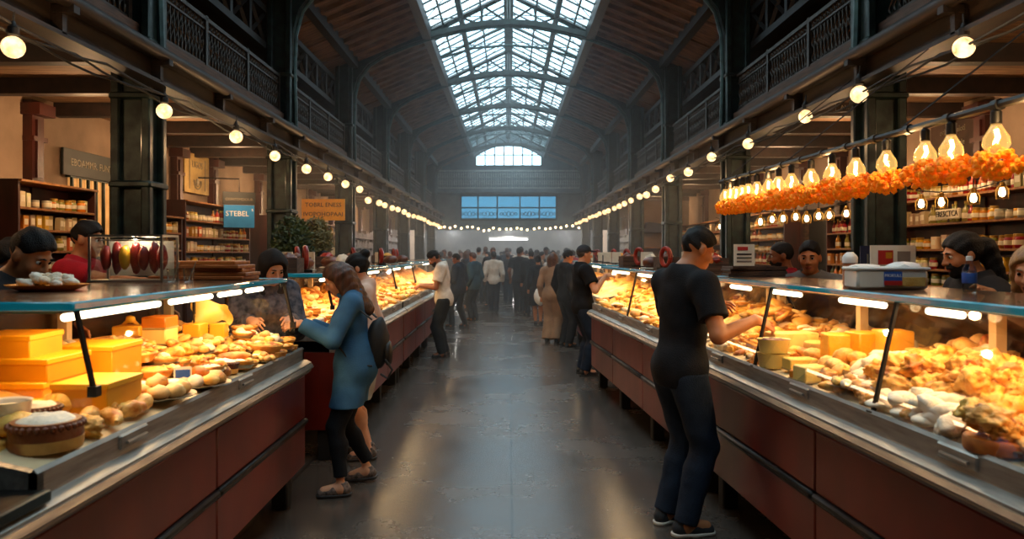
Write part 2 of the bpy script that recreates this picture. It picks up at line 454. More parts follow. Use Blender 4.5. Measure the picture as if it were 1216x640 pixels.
# roof: timber side slopes, skylight, trusses
def rz(x): return 5.98-.42*(abs(x)-1.6)
SKE, SKR = 5.98, 6.78
for sx, nm in ((-1,'left'),(1,'right')):
    r = MB()
    L = YF-Y0
    r.prism([(sx*1.6,rz(1.6)),(sx*3.0,rz(3.0)),(sx*3.0,rz(3)+.1),(sx*1.6,rz(1.6)+.1)], Y0, YF)
    n = int(L/.42)
    for i in range(n):
        y = Y0+.2+i*.42
        r.prism([(sx*1.62,rz(1.62)+.01),(sx*3.0,rz(3)+.01),(sx*3.0,rz(3)-.075),(sx*1.62,rz(1.62)-.075)], y, y+.11)
    struct('ceiling_roof_'+nm, r, M['plank'], 'ribbed timber roof slope', smooth=0)
    r = MB().prism([(sx*3.0,rz(3.0)-.02),(sx*3.6,rz(3.6)-.02),(sx*3.6,rz(3.6)+.1),(sx*3.0,rz(3)+.1)], Y0, YF)
    for i in range(int(L/1.05)):
        r.prism([(sx*3.0,rz(3)-.015),(sx*3.6,rz(3.6)-.015),(sx*3.6,rz(3.6)-.05),(sx*3.0,rz(3)-.05)], Y0+i*1.05, Y0+i*1.05+.05)
    struct('ceiling_eave_'+nm, r, M['plank'], 'boarded eave panels', smooth=0)
    for nmm, X, z, w, h in (('trim_purlin_'+nm,3.0,rz(3.0)-.08,.14,.2),('trim_skylight_edge_'+nm,1.6,SKE-.06,.16,.26)):
        struct(nmm, MB().box((sx*X,(Y0+YF)/2,z),(w,YF-Y0,h)), M['black_iron'], smooth=0)
    # lattice girder above the gallery
    g = MB()
    for z in (4.5,5.0): g.box((sx*3.42,(Y0+YF)/2,z),(.1,YF-Y0,.09))
    n = int((YF-Y0)/.7)
    for i in range(n):
        y = Y0+i*.7
        g.tube([(sx*3.42,y,4.5),(sx*3.42,y+.7,5.0)], .035, 4); g.tube([(sx*3.42,y+.7,4.5),(sx*3.42,y,5.0)], .035, 4)
        g.box((sx*3.42,y,4.75),(.06,.09,.5))
    struct('trim_lattice_'+nm, g, M['black_iron'], 'iron lattice girder above the gallery', smooth=0)
    # gallery edge beam
    b = MB()
    b.box((sx*3.02,(Y0+YF)/2,3.14),(.1,YF-Y0,.22)); b.box((sx*2.99,(Y0+YF)/2,3.04),(.2,YF-Y0,.03)); b.box((sx*2.99,(Y0+YF)/2,3.25),(.2,YF-Y0,.03))
    b.tube([(sx*2.86,Y0,3.26),(sx*2.86,YF,3.26)], .055, 10)
    for i in range(int((YF-Y0)/1.4)):
        y = Y0+.5+i*1.4
        b.box((sx*2.95,y,3.14),(.12,.05,.2)); b.box((sx*2.88,y,3.2),(.14,.07,.05))
    struct('trim_gallery_beam_'+nm, b, M['soot'], 'sooty riveted beam carrying the gallery edge')
    struct('trim_gallery_fascia_'+nm, MB().box((sx*3.17,(Y0+YF)/2,3.49),(.06,YF-Y0,.15)), M['old_wood'], 'worn timber fascia under the railings', smooth=0)
    # cables drooping along the beam
    rr = random.Random(3+sx)
    for c in range(3):
        cb = MB(); pts = []
        for i in range(int((YF-Y0)/.35)+1):
            y = Y0+i*.35
            pts.append((sx*(2.9+.03*c+rr.uniform(-.012,.012)), y, 2.985-.02*c-.05*abs(math.sin(y*PI/1.4+c))+rr.uniform(-.008,.008)))
        cb.tube(pts, .009, 5)
        tag(part('power_cable', cb, M['rubber']), 'black cable %s along the %s gallery beam' % (('clipped tight','sagging loosely','hanging lowest')[c], nm), 'cable')
    # aisle ceiling cross beams, pilasters
    for i in range(27):
        y = 2.5+i*1.2
        if y < YF-.3: struct('trim_joist', MB().box((sx*4.05,y,3.2),(1.9,.13,.16)), M['dark_beam'], smooth=0)
    for y in (4.0,8.0,9.95,11.45,12.85,15.2,17.2,19.3,21.4,23.5,25.6,27.7,29.8,31.9):
        p = MB().box((sx*4.95,y,1.6),(.1,.2,3.2)).box((sx*4.9,y,3.1),(.2,.28,.12)).box((sx*4.93,y,2.8),(.12,.24,.05)).box((sx*4.89,y,2.7),(.03,.1,.6))
        struct('trim_pilaster', p, M['redwood'], smooth=0)

# skylight
gb = MB()
for sx in (-1,1):
    n = int((YF-Y0)/.46)
    for i in range(n+1):
        y = Y0+i*.46
        gb.tube([(sx*1.6,y,SKE),(0,y,SKR)], .02, 4, caps=False)
    for X in (.55,.94,1.28):
        z = SKE+(1.6-X)*.5; w = .1 if X == .94 else .035
        gb.box((sx*X,(Y0+YF)/2,z-.05),(w,YF-Y0,w*1.1))
for k in range(int((YF-Y0)/2.1)):
    y = Y0+k*2.1
    for sx in (-1,1):
        gb.tube([(sx*1.55,y,SKE-.02),(sx*.1,y+2.1,SKR-.08)], .011, 4, caps=False); gb.tube([(sx*.1,y,SKR-.08),(sx*1.55,y+2.1,SKE-.02)], .011, 4, caps=False)
gb.box((0,(Y0+YF)/2,SKR-.06),(.2,YF-Y0,.16))
sky = struct('skylight', gb, M['iron_light'], 'long glazed skylight along the roof ridge', smooth=0)
for sx in (-1,1):
    part('pane', MB().add([(sx*1.6,Y0,SKE+.03),(0,Y0,SKR+.03),(0,YF,SKR+.03),(sx*1.6,YF,SKE+.03)], [(0,1,2,3)]), M['sky_pane'], sky, smooth=0)

CURVE = [(3.06,4.2),(3.04,4.71),(2.95,5.04),(2.75,5.3),(2.46,5.49),(2.0,5.68),(1.5,5.84),(1.0,5.96),(.5,6.05),(0,6.08)]
def truss(y):
    t = MB()
    for sx in (-1,1):
        for a, b in zip(CURVE, CURVE[1:]):
            def top(p): return min(rz(p[0])-.03, 9) if p[0] > 1.6 else p[1]+.1
            ta, tb = max(top(a), a[1]+.1), max(top(b), b[1]+.1)
            if a[0] > 3.0 and b[0] < 3.0: pass
            t.prism([(sx*a[0],a[1]),(sx*b[0],b[1]),(sx*b[0],tb),(sx*a[0],ta)], y-.07, y+.07)
        t.tube([(sx*p[0],y,p[1]) for p in CURVE], .035, 6, caps=False)
        # upper rafter, king posts and fan braces under the glass
        t.tube([(sx*1.6,y,SKE-.05),(0,y,SKR-.1)], .05, 4)
        for x0, x1 in ((1.45,.94),(.94,.94),(.55,.94),(.55,.5),(0,.5)):
            za = 5.86+.2*(1-(x0/1.5)**2); t.tube([(sx*x0,y,za+.06),(sx*x1,y,SKE+(1.6-x1)*.5-.08)], .022, 4)
    t.tube([(0,y,6.1),(0,y,SKR-.1)], .035, 5)
    return t
tr0 = None
for y in COLY[1:]+[COLY[0]]:
    if tr0 is None:
        tr0 = struct('roof_truss', truss(0), M['iron'], 'dark iron arched truss spanning the hall', smooth=30); o = tr0
        eb_ = MB()
        for sx in (-1,1): eb_.tube([(sx*3.0,0,3.3)]+[(sx*(p[0]-.035),0,p[1]-.02) for p in CURVE], .03, 6)
        edge_mesh = part('edge_tube', eb_, M['iron_light'], tr0)
    else:
        o = tr0.copy(); COL.objects.link(o); e_ = edge_mesh.copy(); COL.objects.link(e_); e_.parent = o
    o.location = (0,y,0); o['group'] = 'roof trusses'
# lighter tie frames between the trusses
tie = None
for y in [c+BAY/2 for c in COLY[:-1]]:
    if tie is None:
        t = MB()
        t.tube([(-1.6,0,5.93),(-.8,0,6.18),(0,0,6.25),(.8,0,6.18),(1.6,0,5.93)], .03, 5)
        for sx in (-1,1): t.tube([(sx*.5,0,6.22),(sx*.94,0,6.28),(0,0,6.68)], .018, 4); t.tube([(sx*1.6,0,5.95),(0,0,6.72)], .035, 4)
        tie = struct('skylight_tie', t, M['iron_light'], 'slender tie frame under the skylight'); o = tie
    else: o = tie.copy(); COL.objects.link(o)
    o.location = (0,y,0); o['group'] = 'skylight ties'

# columns
def column_mb():
    c = MB(); H = 5.4
    c.box((0,0,H/2),(.22,.22,H))
    for sx in (-1,1):
        for sy in (-1,1): c.box((sx*.13,sy*.13,H/2),(.075,.075,H), bev=.012)
    c.box((0,0,.25),(.42,.42,.5), bev=.03); c.box((0,0,.53),(.38,.38,.06), bev=.02)
    for z in (2.2,2.95,3.42,4.1): c.box((0,0,z),(.36,.36,.06), bev=.015)
    return c
c0 = None
for y in COLY[1:]:
    for sx in (-1,1):
        if c0 is None:
            c0 = struct('iron_column', column_mb(), M['iron'], 'green-black cast iron column between counters and aisle'); o = c0
            for k in range(7): pass
        else: o = c0.copy(); COL.objects.link(o)
        o.location = (sx*3.2,y,0); o['group'] = 'cast iron columns'

# gallery railings: three ornate panels per bay
def rail_mb(w, h=.52):
    fr = MB(); fr.box((0,0,.02),(w,.04,.035)).box((0,0,h-.015),(w,.06,.04)).box((0,0,h-.12),(w,.03,.02)); fr.box((-w/2+.03,0,h/2),(.06,.06,h+.04))
    g = MB(); n = max(6, int(w/.085)); dx = w/n
    for i in range(n):
        x = -w/2+dx*(i+.5)
        g.box((x-dx/2,0,h/2-.05),(.011,.012,h-.14))
        pts = []
        for k in range(15):
            t = k/14; a = t*PI*2*1.0
            pts.append((x+dx*.36*math.sin(a*2), 0, .05+t*(h-.19)))
        g.tube(pts, .009, 4, caps=False)
        g.tube([(x+dx*.3*math.cos(q),0,h-.068+.035*math.sin(q)) for q in [2*PI*j/7 for j in range(8)]], .008, 4, caps=False)
        if i % 2: g.tube([(x-dx/2+dx*.45*math.cos(q),0,h*.5-.03+.04*math.sin(q)) for q in [2*PI*j/7 for j in range(8)]], .009, 4, caps=False)
    return fr, g
pw = (BAY-.36)/3
rp = None
for sx, nm in ((-1,'left'),(1,'right')):
    for k, y in enumerate(COLY[1:-1]+[COLY[-1]-.01]):
        for j in range(3):
            yy = y+.18+pw*(j+.5)
            if yy+pw/2 > YF: continue
            lab = 'ornate iron railing panel along the %s gallery' % nm; gp = 'railings of the %s gallery' % nm
            if rp is None:
                r0 = thing('gallery_railing', lab, 'railing', (0,0,0), 0, gp)
                fr, g = rail_mb(pw)
                part('frame', fr, M['grille'], r0, smooth=0); part('scrollwork', g, M['grille'], r0); rp = Proto(r0)
            rp.put((sx*3.2, yy, 3.57), PI/2*(1 if sx > 0 else -1), lab, gp)
# far balcony
fb = thing('balcony', 'grey lattice balcony crossing the far end wall', 'balcony', (0,YF-.5,4.3))
part('slab', MB().box((0,0,0),(6.2,.7,.14)), M['far_wall'], fb, smooth=0)
part('handrail', MB().box((0,-.3,.86),(6.1,.07,.06)).box((0,-.3,.12),(6.1,.05,.05)), M['far_rail'], fb, smooth=0)
sc = MB()
for i in range(62):
    x = -3.05+i*.1
    sc.box((x,-.3,.48),(.018,.02,.7)); sc.tube([(x+.05+.04*math.cos(q),-.3,.35+.1*math.sin(q)) for q in [2*PI*j/6 for j in range(7)]], .011, 4, caps=False)
    sc.tube([(x+.05+.04*math.cos(q),-.3,.66+.1*math.sin(q)) for q in [2*PI*j/6 for j in range(7)]], .011, 4, caps=False)
part('scrollwork', sc, M['far_rail'], fb)

# ================================================================ counters
def zdeck(y): return .985+.2*(y-.05)
BED = {'L1':(.05,2.0), 'R1':(.06,5.0), 'R2':(.13,11), 'L2':(.13,12), 'L3':(.13,13), 'R4':(.13,21), 'L4':(.13,22)}
def bed(ck, x, y):
    amp, sd = BED[ck]; t = min(max((y-.2)/.35,0),1); t = t*t*(3-2*t)
    return (.004+amp*max(0,.4+noise.noise(Vector((x*2.2+sd,y*3,sd)))))*(t if ck in ('L1','R1') else .35+.65*t)
DEP = .98
COUNTERS = {}
def counter(key, label, loc, rot, L, case, seams, zb=1.0, bars=(), tubes=(), canopy=None, lit=True, power=8.5, tb=.98):
    t = thing('display_counter', label, 'counter', (loc[0],loc[1],0), rot)
    COUNTERS[key] = (Vector((loc[0],loc[1],0)), rot)
    a, b = case; ca, cb = canopy or case
    part('cabinet_body', MB().box((L/2,.5,.545),(L-.03,.84,.6)), M['dark_steel'], t, smooth=0)
    for x in (.008,L-.008): part('end_panel', MB().box((x,.5,.545),(.016,.84,.6)).box((x,.5,.545),(.022,.6,.4)), M['lacquer'], t, smooth=0)
    part('kick_board', MB().box((L/2,.6,.12),(L-.1,.05,.24)), M['rubber'], t, smooth=0)  # recessed plinth; its black also paints the shade under the counter
    for i, x in enumerate(seams):
        part('leg', MB().box((min(max(x,.08),L-.08),.17,.122),(.1,.1,.244), bev=.01), M['rubber'], t)
    for x0, x1 in zip(seams, seams[1:]):
        c = (x0+x1)/2; w = x1-x0-.012
        part('front_panel', MB().box((c,.06,.39),(w,.04,.27), bev=.006), M['lacquer'], t)
        part('front_panel', MB().box((c,.06,.695),(w,.04,.275), bev=.006), M['lacquer'], t)
        part('handle_rail', MB().box((c,.035,.54),(w,.035,.035), bev=.01).box((c,.045,.518),(w,.02,.014)), M['dark_steel'], t)
    part('ledge', MB().prism([(.0,.865),(.02,.845),(.12,.845),(.12,.93),(.03,.93),(.0,.915)], 0, L, 'x').prism([(-.015,.885),(-.005,.875),(.02,.875),(.02,.905),(-.005,.905)], 0, L, 'x'), M['steel'], t, smooth=30)
    rim = MB().prism([(.05,.93),(.075,.93),(.075,1.0),(.06,1.012),(.05,1.0)], a, b, 'x')
    for x in (a, b-.03): rim.prism([(.05,.93),(DEP-.06,.93),(DEP-.06,zdeck(.9)+.03),(.05,1.0)], x, x+.03, 'x')
    k = a+.55
    while k < b-.3:
        rim.box((k,.05,.975),(.2,.018,.05), bev=.006); rim.tube([(k-.07,.035,.97),(k+.07,.035,.97)], .006, 6); k += 1.15
    part('tray_rim', rim, M['steel'], t, smooth=30)
    part('display_deck', MB().prism([(.075,.92),(.9,.92),(.9,zdeck(.9)),(.075,zdeck(.075))], a+.03, b-.03, 'x'), M['cream'], t, smooth=0)
    part('rear_panel', MB().prism([(.93,.95),(.95,.95),(tb-.03,1.42),(tb-.05,1.42)],ca,cb,'x'), M['mirror_brown'], t, smooth=0)
    part('countertop', MB().box(((ca+cb)/2,.18+(tb-.18)/2,1.443),(cb-ca,tb-.18,.026), bev=.004), M['brown_stone'], t)
    part('soffit', MB().box(((ca+cb)/2,.2+(tb-.28)/2,1.424),(cb-ca-.02,tb-.28,.012)), M['cream'], t, smooth=0)
    e = MB().box(((ca+cb)/2,.165,1.443),(cb-ca+.02,.03,.03), bev=.006)
    for x in (ca, cb): e.box((x,.16+(tb-.16)/2,1.443),(.02,tb-.16,.03), bev=.004)
    part('glass_edge', e, M['teal_edge'], t)
    yb = .17-.1*(1.43-zb)/.43
    part('front_pane', MB().add([(ca,.17,1.43),(cb,.17,1.43),(cb,yb,zb),(ca,yb,zb)], [(0,1,2,3)]), M['pane'], t, smooth=0)
    for x in (ca+.004, cb-.004):
        part('end_pane', MB().add([(x,.17,1.43),(x,tb-.06,1.43),(x,.92,1.0),(x,.075,1.0),(x,yb,zb)], [(0,1,2,3,4)]), M['pane'], t, smooth=0)
    for x in bars: part('pane_clamp', MB().tube([(x,.168,1.44),(x,yb-.004,zb-.015)], .011, 6).box((x,yb-.004,zb-.01),(.035,.03,.035)), M['black_iron'], t)
    k = ca+.06
    while k < cb:
        part('post', MB().box((k,min(.88,tb-.08),1.24),(.045,.045,.36)), M['cream'], t, smooth=0); k += (cb-ca-.12)/max(1,round((cb-ca)/1.25))-1e-4
    for x0, x1 in tubes:
        lt_ = part('light_tube', MB().tube([(x0,.235,1.4),(x1,.235,1.4)], .0135, 8), M['tube_light'], t)
    ends = MB()
    if lit:
        la = bpy.data.lights.new('case_fill', 'AREA'); la.shape = 'RECTANGLE'; la.size = cb-ca-.2; la.size_y = .26  # unseen area lamp added under the soffit to brighten the food
        la.energy = power*(cb-ca); la.color = (1,.64,.3)
        lo = bpy.data.objects.new('case_fill', la); COL.objects.link(lo); lo.parent = t; lo.location = ((ca+cb)/2,.3,1.412)
    return t

LX = -1.27
t = counter('L1', 'long red display counter of cheeses and pies nearest on the left side', (LX,1.0), PI/2, 3.95, (1.15,3.95), [0,.0+.05,1.0,2.45,3.95], zb=1.17,
        bars=(1.55,3.9), tubes=((1.6,2.3),(2.42,2.88),(3.0,3.3),(3.42,3.68)), canopy=(1.52,3.92))
part('worktop', MB().box((.57,.45,.945),(1.14,.86,.03), bev=.004), M['dark_steel'], t)
part('worktop_edge', MB().box((.57,.015,.945),(1.14,.025,.034), bev=.004), M['teal_dark'], t)
part('corner_rod', MB().tube([(1.53,.42,1.43),(1.16,.18,1.0)], .008, 6), M['dark_steel'], t)
part('rear_mullion', MB().tube([(1.53,.8,1.42),(1.53,.8,1.08)], .018, 6), M['cream'], t)
L2 = counter('L2', 'red display counter of golden pastries behind the woman in peach', (LX-.0,5.95), PI/2, 3.6, (.05,3.58), [0,1.2,2.4,3.6], zb=1.2, bars=(.08,1.8,3.5), tubes=((.2,.9),(1.2,1.9),(2.3,2.9)), power=9.5)
L3 = counter('L3', 'red display counter where the man in white tee stands', (LX-.0,9.6), PI/2, 3.6, (.02,3.58), [0,1.2,2.4,3.6], zb=1.2, bars=(1.8,), tubes=((.3,1.0),(1.6,2.4)), power=9.5)
L4 = counter('L4', 'left display counter half hidden behind the standing crowd', (LX-.1,13.9), PI/2, 5.0, (.02,4.98), [0,1.25,2.5,3.75,5], zb=1.2, bars=(2.5,), tubes=((.5,1.5),), power=9)
d = Vector((-.06,1,0)).normalized(); RT = math.atan2(-d.y,-d.x)
def rp_(Y): return (1.40-.06*(Y-2.04), Y)
R1 = counter('R1', 'long red display counter nearest on the right side with fried food', rp_(5.3), RT, 4.6, (.02,4.58), [0,.42,1.9,3.35,4.6], zb=1.0, bars=(1.12,2.33), tubes=((.3,.62),(.95,1.32),(1.75,2.12),(2.42,2.62),(3.0,3.3)), canopy=(.02,4.4), tb=.74)
R2 = counter('R2', 'red display counter of golden pastries on the right beyond the young man in black tee', rp_(9.32), RT, 4.0, (.02,3.98), [0,1.33,2.66,4.0], zb=1.0, bars=(1.9,3.4), tubes=((.4,1.2),(1.6,2.3),(2.8,3.5)), power=9.5, tb=.74)
R4 = counter('R4', 'right display counter half hidden behind the shoppers in black', (1.15,15.6), -PI/2, 5.4, (.02,5.38), [0,1.35,2.7,4.05,5.4], zb=1.1, bars=(2.7,), tubes=((.5,1.5),(3,4)), power=9, tb=.74)

def on_deck(key, px, py, dz=0.0):
    """where the line of sight through a pixel meets the sloping deck of a counter"""
    o, rot = COUNTERS[key]; z = 1.05
    for _ in range(8):
        Y = (EYE-z)*F/(py-300); p = Vector(((px-604)/F*Y, Y, 0))
        q = Matrix.Rotation(-rot, 4, 'Z') @ (p-o)
        z = zdeck(min(max(q.y,.08),.88))+dz
    q.y = min(max(q.y,.14),.84)
    p = o+Matrix.Rotation(rot, 4, 'Z') @ Vector((q.x,q.y,0))
    return Vector((p.x,p.y,zdeck(q.y)+bed(key,q.x,q.y)))
def deck_pt(key, x, y, dz=0.0):
    o, rot = COUNTERS[key]
    p = o+Matrix.Rotation(rot, 4, 'Z') @ Vector((x,y,0)); p.z = zdeck(y)+bed(key,x,y)+dz
    return p
# ================================================================ people: one continuous surface per body, clothes and hair as children
class SDF:
    def __init__(s, lo, hi, vox):
        s.lo = np.array(lo, dtype=np.float32); s.vox = vox
        s.n = np.ceil((np.array(hi)-s.lo)/vox).astype(int)+1
        s.ax = [s.lo[i]+vox*np.arange(s.n[i], dtype=np.float32) for i in range(3)]
        s.d = np.full(tuple(s.n), 1.0, np.float32)
    def sl(s, lo, hi):
        a = np.clip(np.floor((np.array(lo)-s.lo)/s.vox).astype(int), 0, s.n); b = np.clip(np.ceil((np.array(hi)-s.lo)/s.vox).astype(int)+1, 0, s.n)
        if (b <= a).any(): return None, None
        S = tuple(slice(a[i], b[i]) for i in range(3))
        return S, (s.ax[0][S[0]][:,None,None], s.ax[1][S[1]][None,:,None], s.ax[2][S[2]][None,None,:])
    def mix(s, S, nd, k, sub=False):
        o = s.d[S]
        if sub:
            nd = -nd; h = np.maximum(k-np.abs(o-nd),0)/k if k > 0 else 0
            s.d[S] = np.maximum(o,nd)+h*h*k*.25
        else:
            h = np.maximum(k-np.abs(o-nd),0)/k if k > 0 else 0
            s.d[S] = np.minimum(o,nd)-h*h*k*.25
    def cone(s, a, b, ra, rb, k=.02, inf=0, capb=False, capa=False, sub=False):
        a = np.array(a, np.float32); b = np.array(b, np.float32); ra += inf; rb += inf
        m = k+3*s.vox; r = max(ra,rb)+m
        S, P = s.sl(np.minimum(a,b)-r, np.maximum(a,b)+r)
        if S is None: return
        ba = b-a; L2 = float(ba@ba)+1e-9
        t = ((P[0]-a[0])*ba[0]+(P[1]-a[1])*ba[1]+(P[2]-a[2])*ba[2])/L2
        tc = np.clip(t,0,1)
        d = np.sqrt((P[0]-a[0]-tc*ba[0])**2+(P[1]-a[1]-tc*ba[1])**2+(P[2]-a[2]-tc*ba[2])**2)-(ra+(rb-ra)*tc)
        if capb: d = np.maximum(d, (t-1)*math.sqrt(L2))
        if capa: d = np.maximum(d, -t*math.sqrt(L2))
        s.mix(S, d, k, sub)
    def ell(s, c, r, Rm=None, k=.02, inf=0, sub=False):
        c = np.array(c, np.float32); r = np.array(r, np.float32)+inf
        m = float(r.max())+k+3*s.vox
        S, P = s.sl(c-m, c+m)
        if S is None: return
        x, y, z = P[0]-c[0], P[1]-c[1], P[2]-c[2]
        if Rm is not None:
            q = [Rm[0][j]*x+Rm[1][j]*y+Rm[2][j]*z for j in range(3)]
        else: q = [x,y,z]
        u = (q[0]/r[0])**2+(q[1]/r[1])**2+(q[2]/r[2])**2
        w = (q[0]/r[0]**2)**2+(q[1]/r[1]**2)**2+(q[2]/r[2]**2)**2
        k0 = np.sqrt(u); k1 = np.sqrt(w)+1e-6
        s.mix(S, (k0*(k0-1)/k1).astype(np.float32), k, sub)
    def half(s, n, off):
        """keep only where n.p < off"""
        s.d = np.maximum(s.d, n[0]*s.ax[0][:,None,None]+n[1]*s.ax[1][None,:,None]+n[2]*s.ax[2][None,None,:]-off)
    def wrinkle(s, amp, f=28, seed=0):
        X, Y, Z = s.ax[0][:,None,None], s.ax[1][None,:,None], s.ax[2][None,None,:]
        w = np.sin(f*(X*.9+Z*.35)+seed+2.2*np.sin(9*Z+3*Y+seed))*np.sin(f*.7*(Z+.4*Y)+1.3*seed+2*np.sin(11*X+seed))
        s.d = s.d+amp*w
    def mesh(s, name, mats, R3=None, T=None, face=None):
        g = openvdb.FloatGrid(1.0); g.copyFromArray(s.d)
        pts, quads = g.convertToQuads(0.0)
        pts = s.lo+pts*s.vox
        cen = pts
        if R3 is not None: pts = pts @ np.array(R3).T
        if T is not None: pts = pts+np.array(T)
        q = quads[:, ::-1].astype(np.int32)
        me = bpy.data.meshes.new(name); nv, nf = len(pts), len(q)
        me.vertices.add(nv); me.vertices.foreach_set('co', pts.astype(np.float32).ravel())
        me.loops.add(nf*4); me.loops.foreach_set('vertex_index', q.ravel())
        me.polygons.add(nf); me.polygons.foreach_set('loop_start', np.arange(0,nf*4,4,dtype=np.int32))
        me.polygons.foreach_set('use_smooth', np.ones(nf,bool))
        for m in (mats if isinstance(mats,(list,tuple)) else [mats]): me.materials.append(m)
        if face is not None: me.polygons.foreach_set('material_index', face(cen[quads].mean(axis=1)).astype(np.int32))
        me.update(calc_edges=True)
        # orient outward
        if nf:
            p = pts[q]; n = np.cross(p[:,1]-p[:,0], p[:,2]-p[:,0]); vol = float((p[:,0]*n).sum())
            if vol < 0: me.flip_normals()
        return me

def Rx(a): c,s = math.cos(a),math.sin(a); return np.array([[1,0,0],[0,c,-s],[0,s,c]])
def Rz(a): c,s = math.cos(a),math.sin(a); return np.array([[c,-s,0],[s,c,0],[0,0,1]])
def Ry(a): c,s = math.cos(a),math.sin(a); return np.array([[c,0,s],[0,1,0],[-s,0,c]])
def unit(v): return v/(np.linalg.norm(v)+1e-9)
def ik(a, t, l1, l2, hint):
    dv = t-a; D = min(np.linalg.norm(dv), (l1+l2)*.995); u = unit(dv); e = a+u*D
    x = (l1*l1-l2*l2+D*D)/(2*D); h = math.sqrt(max(l1*l1-x*x, 0))
    w = np.array(hint,float); w = unit(w-u*(w@u))
    return a+u*x+w*h, e

SKIN = {}
for k, c1, c2 in (('light','#d9a07c','#c98b68'),('tan','#b8784f','#a5683f'),('brown','#8d5636','#7b4728'),('dark','#5f3a26','#4f2e1c')):
    SKIN[k] = mat('skin_'+k, c1, .5, 0, c2, 9, sub=.12, spec=.4)
LIP = mat('lips', '#8f4638', .45); EYEW = mat('eye_white', '#d8d0c6', .25); EYED = mat('iris', '#1b100a', .15)
HAIR = {'black': mat('hair_black','#0d0b0a',.62,0,'#181310',60,bump=.6,bscale=160,spec=.25),
        'brown': mat('hair_brown','#5f3319',.5,0,'#38200f',40,stretch=(1,1,.1),bump=.5,bscale=90),
        'blond': mat('hair_blond','#a98150',.42,0,'#7d5a34',40,stretch=(1,1,.1),bump=.5,bscale=90),
        'grey': mat('hair_grey','#4a4642',.5,0,'#302c29',40,bump=.4)}
def cloth(name, c, c2=None, sc=14, bump=.25): return mat(name, c, .85, 0, c2, sc, bump=bump, bscale=120, spec=.25)
C = {'black': cloth('cloth_black','#17171a','#0f0f12'), 'white': cloth('cloth_white','#d8cfc2','#c4b9aa'), 'denim_blue': cloth('cloth_chambray','#3f6a8c','#2d5373',5),
     'red': cloth('cloth_red','#b01522','#8c0f1a',5), 'grey': cloth('cloth_grey','#77726d','#5f5a56',8), 'navy': cloth('cloth_navy','#1d2431','#141a25',8),
     'jeans': cloth('cloth_jeans','#232f40','#131b28',5,.4), 'dark_jeans': cloth('cloth_dark_jeans','#1e2227','#14171b',6,.4), 'charcoal': cloth('cloth_charcoal','#35363a','#26272a',8),
     'peach': cloth('cloth_peach','#d9b8a4','#c29c86',6), 'beige': cloth('cloth_beige','#a8876a','#8f6f54',6), 'plaid': cloth('cloth_plaid','#6a6468','#2d2f38',26), 'teal': cloth('cloth_teal','#33505a','#26404a',6),
     'pale': cloth('cloth_pale','#a8a49c','#918c84',6), 'brown': cloth('cloth_brown','#5d4534','#453225',6), 'scarf': cloth('cloth_scarf','#1a1716','#251f1c',20)}
SHOE = {'dark': mat('shoe_dark','#1c1a1a',.6,0,'#121111',12), 'canvas': mat('shoe_canvas','#2a2a2e',.8,0,'#1c1c1f',20), 'brown': mat('shoe_brown','#4d3422',.5), 'pattern': mat('shoe_pattern','#8a7468',.7,0,'#2b2422',40)}
SOLE = mat('sole_white','#cfc8bc',.6); SOLED = mat('sole_dark','#2c2826',.6)

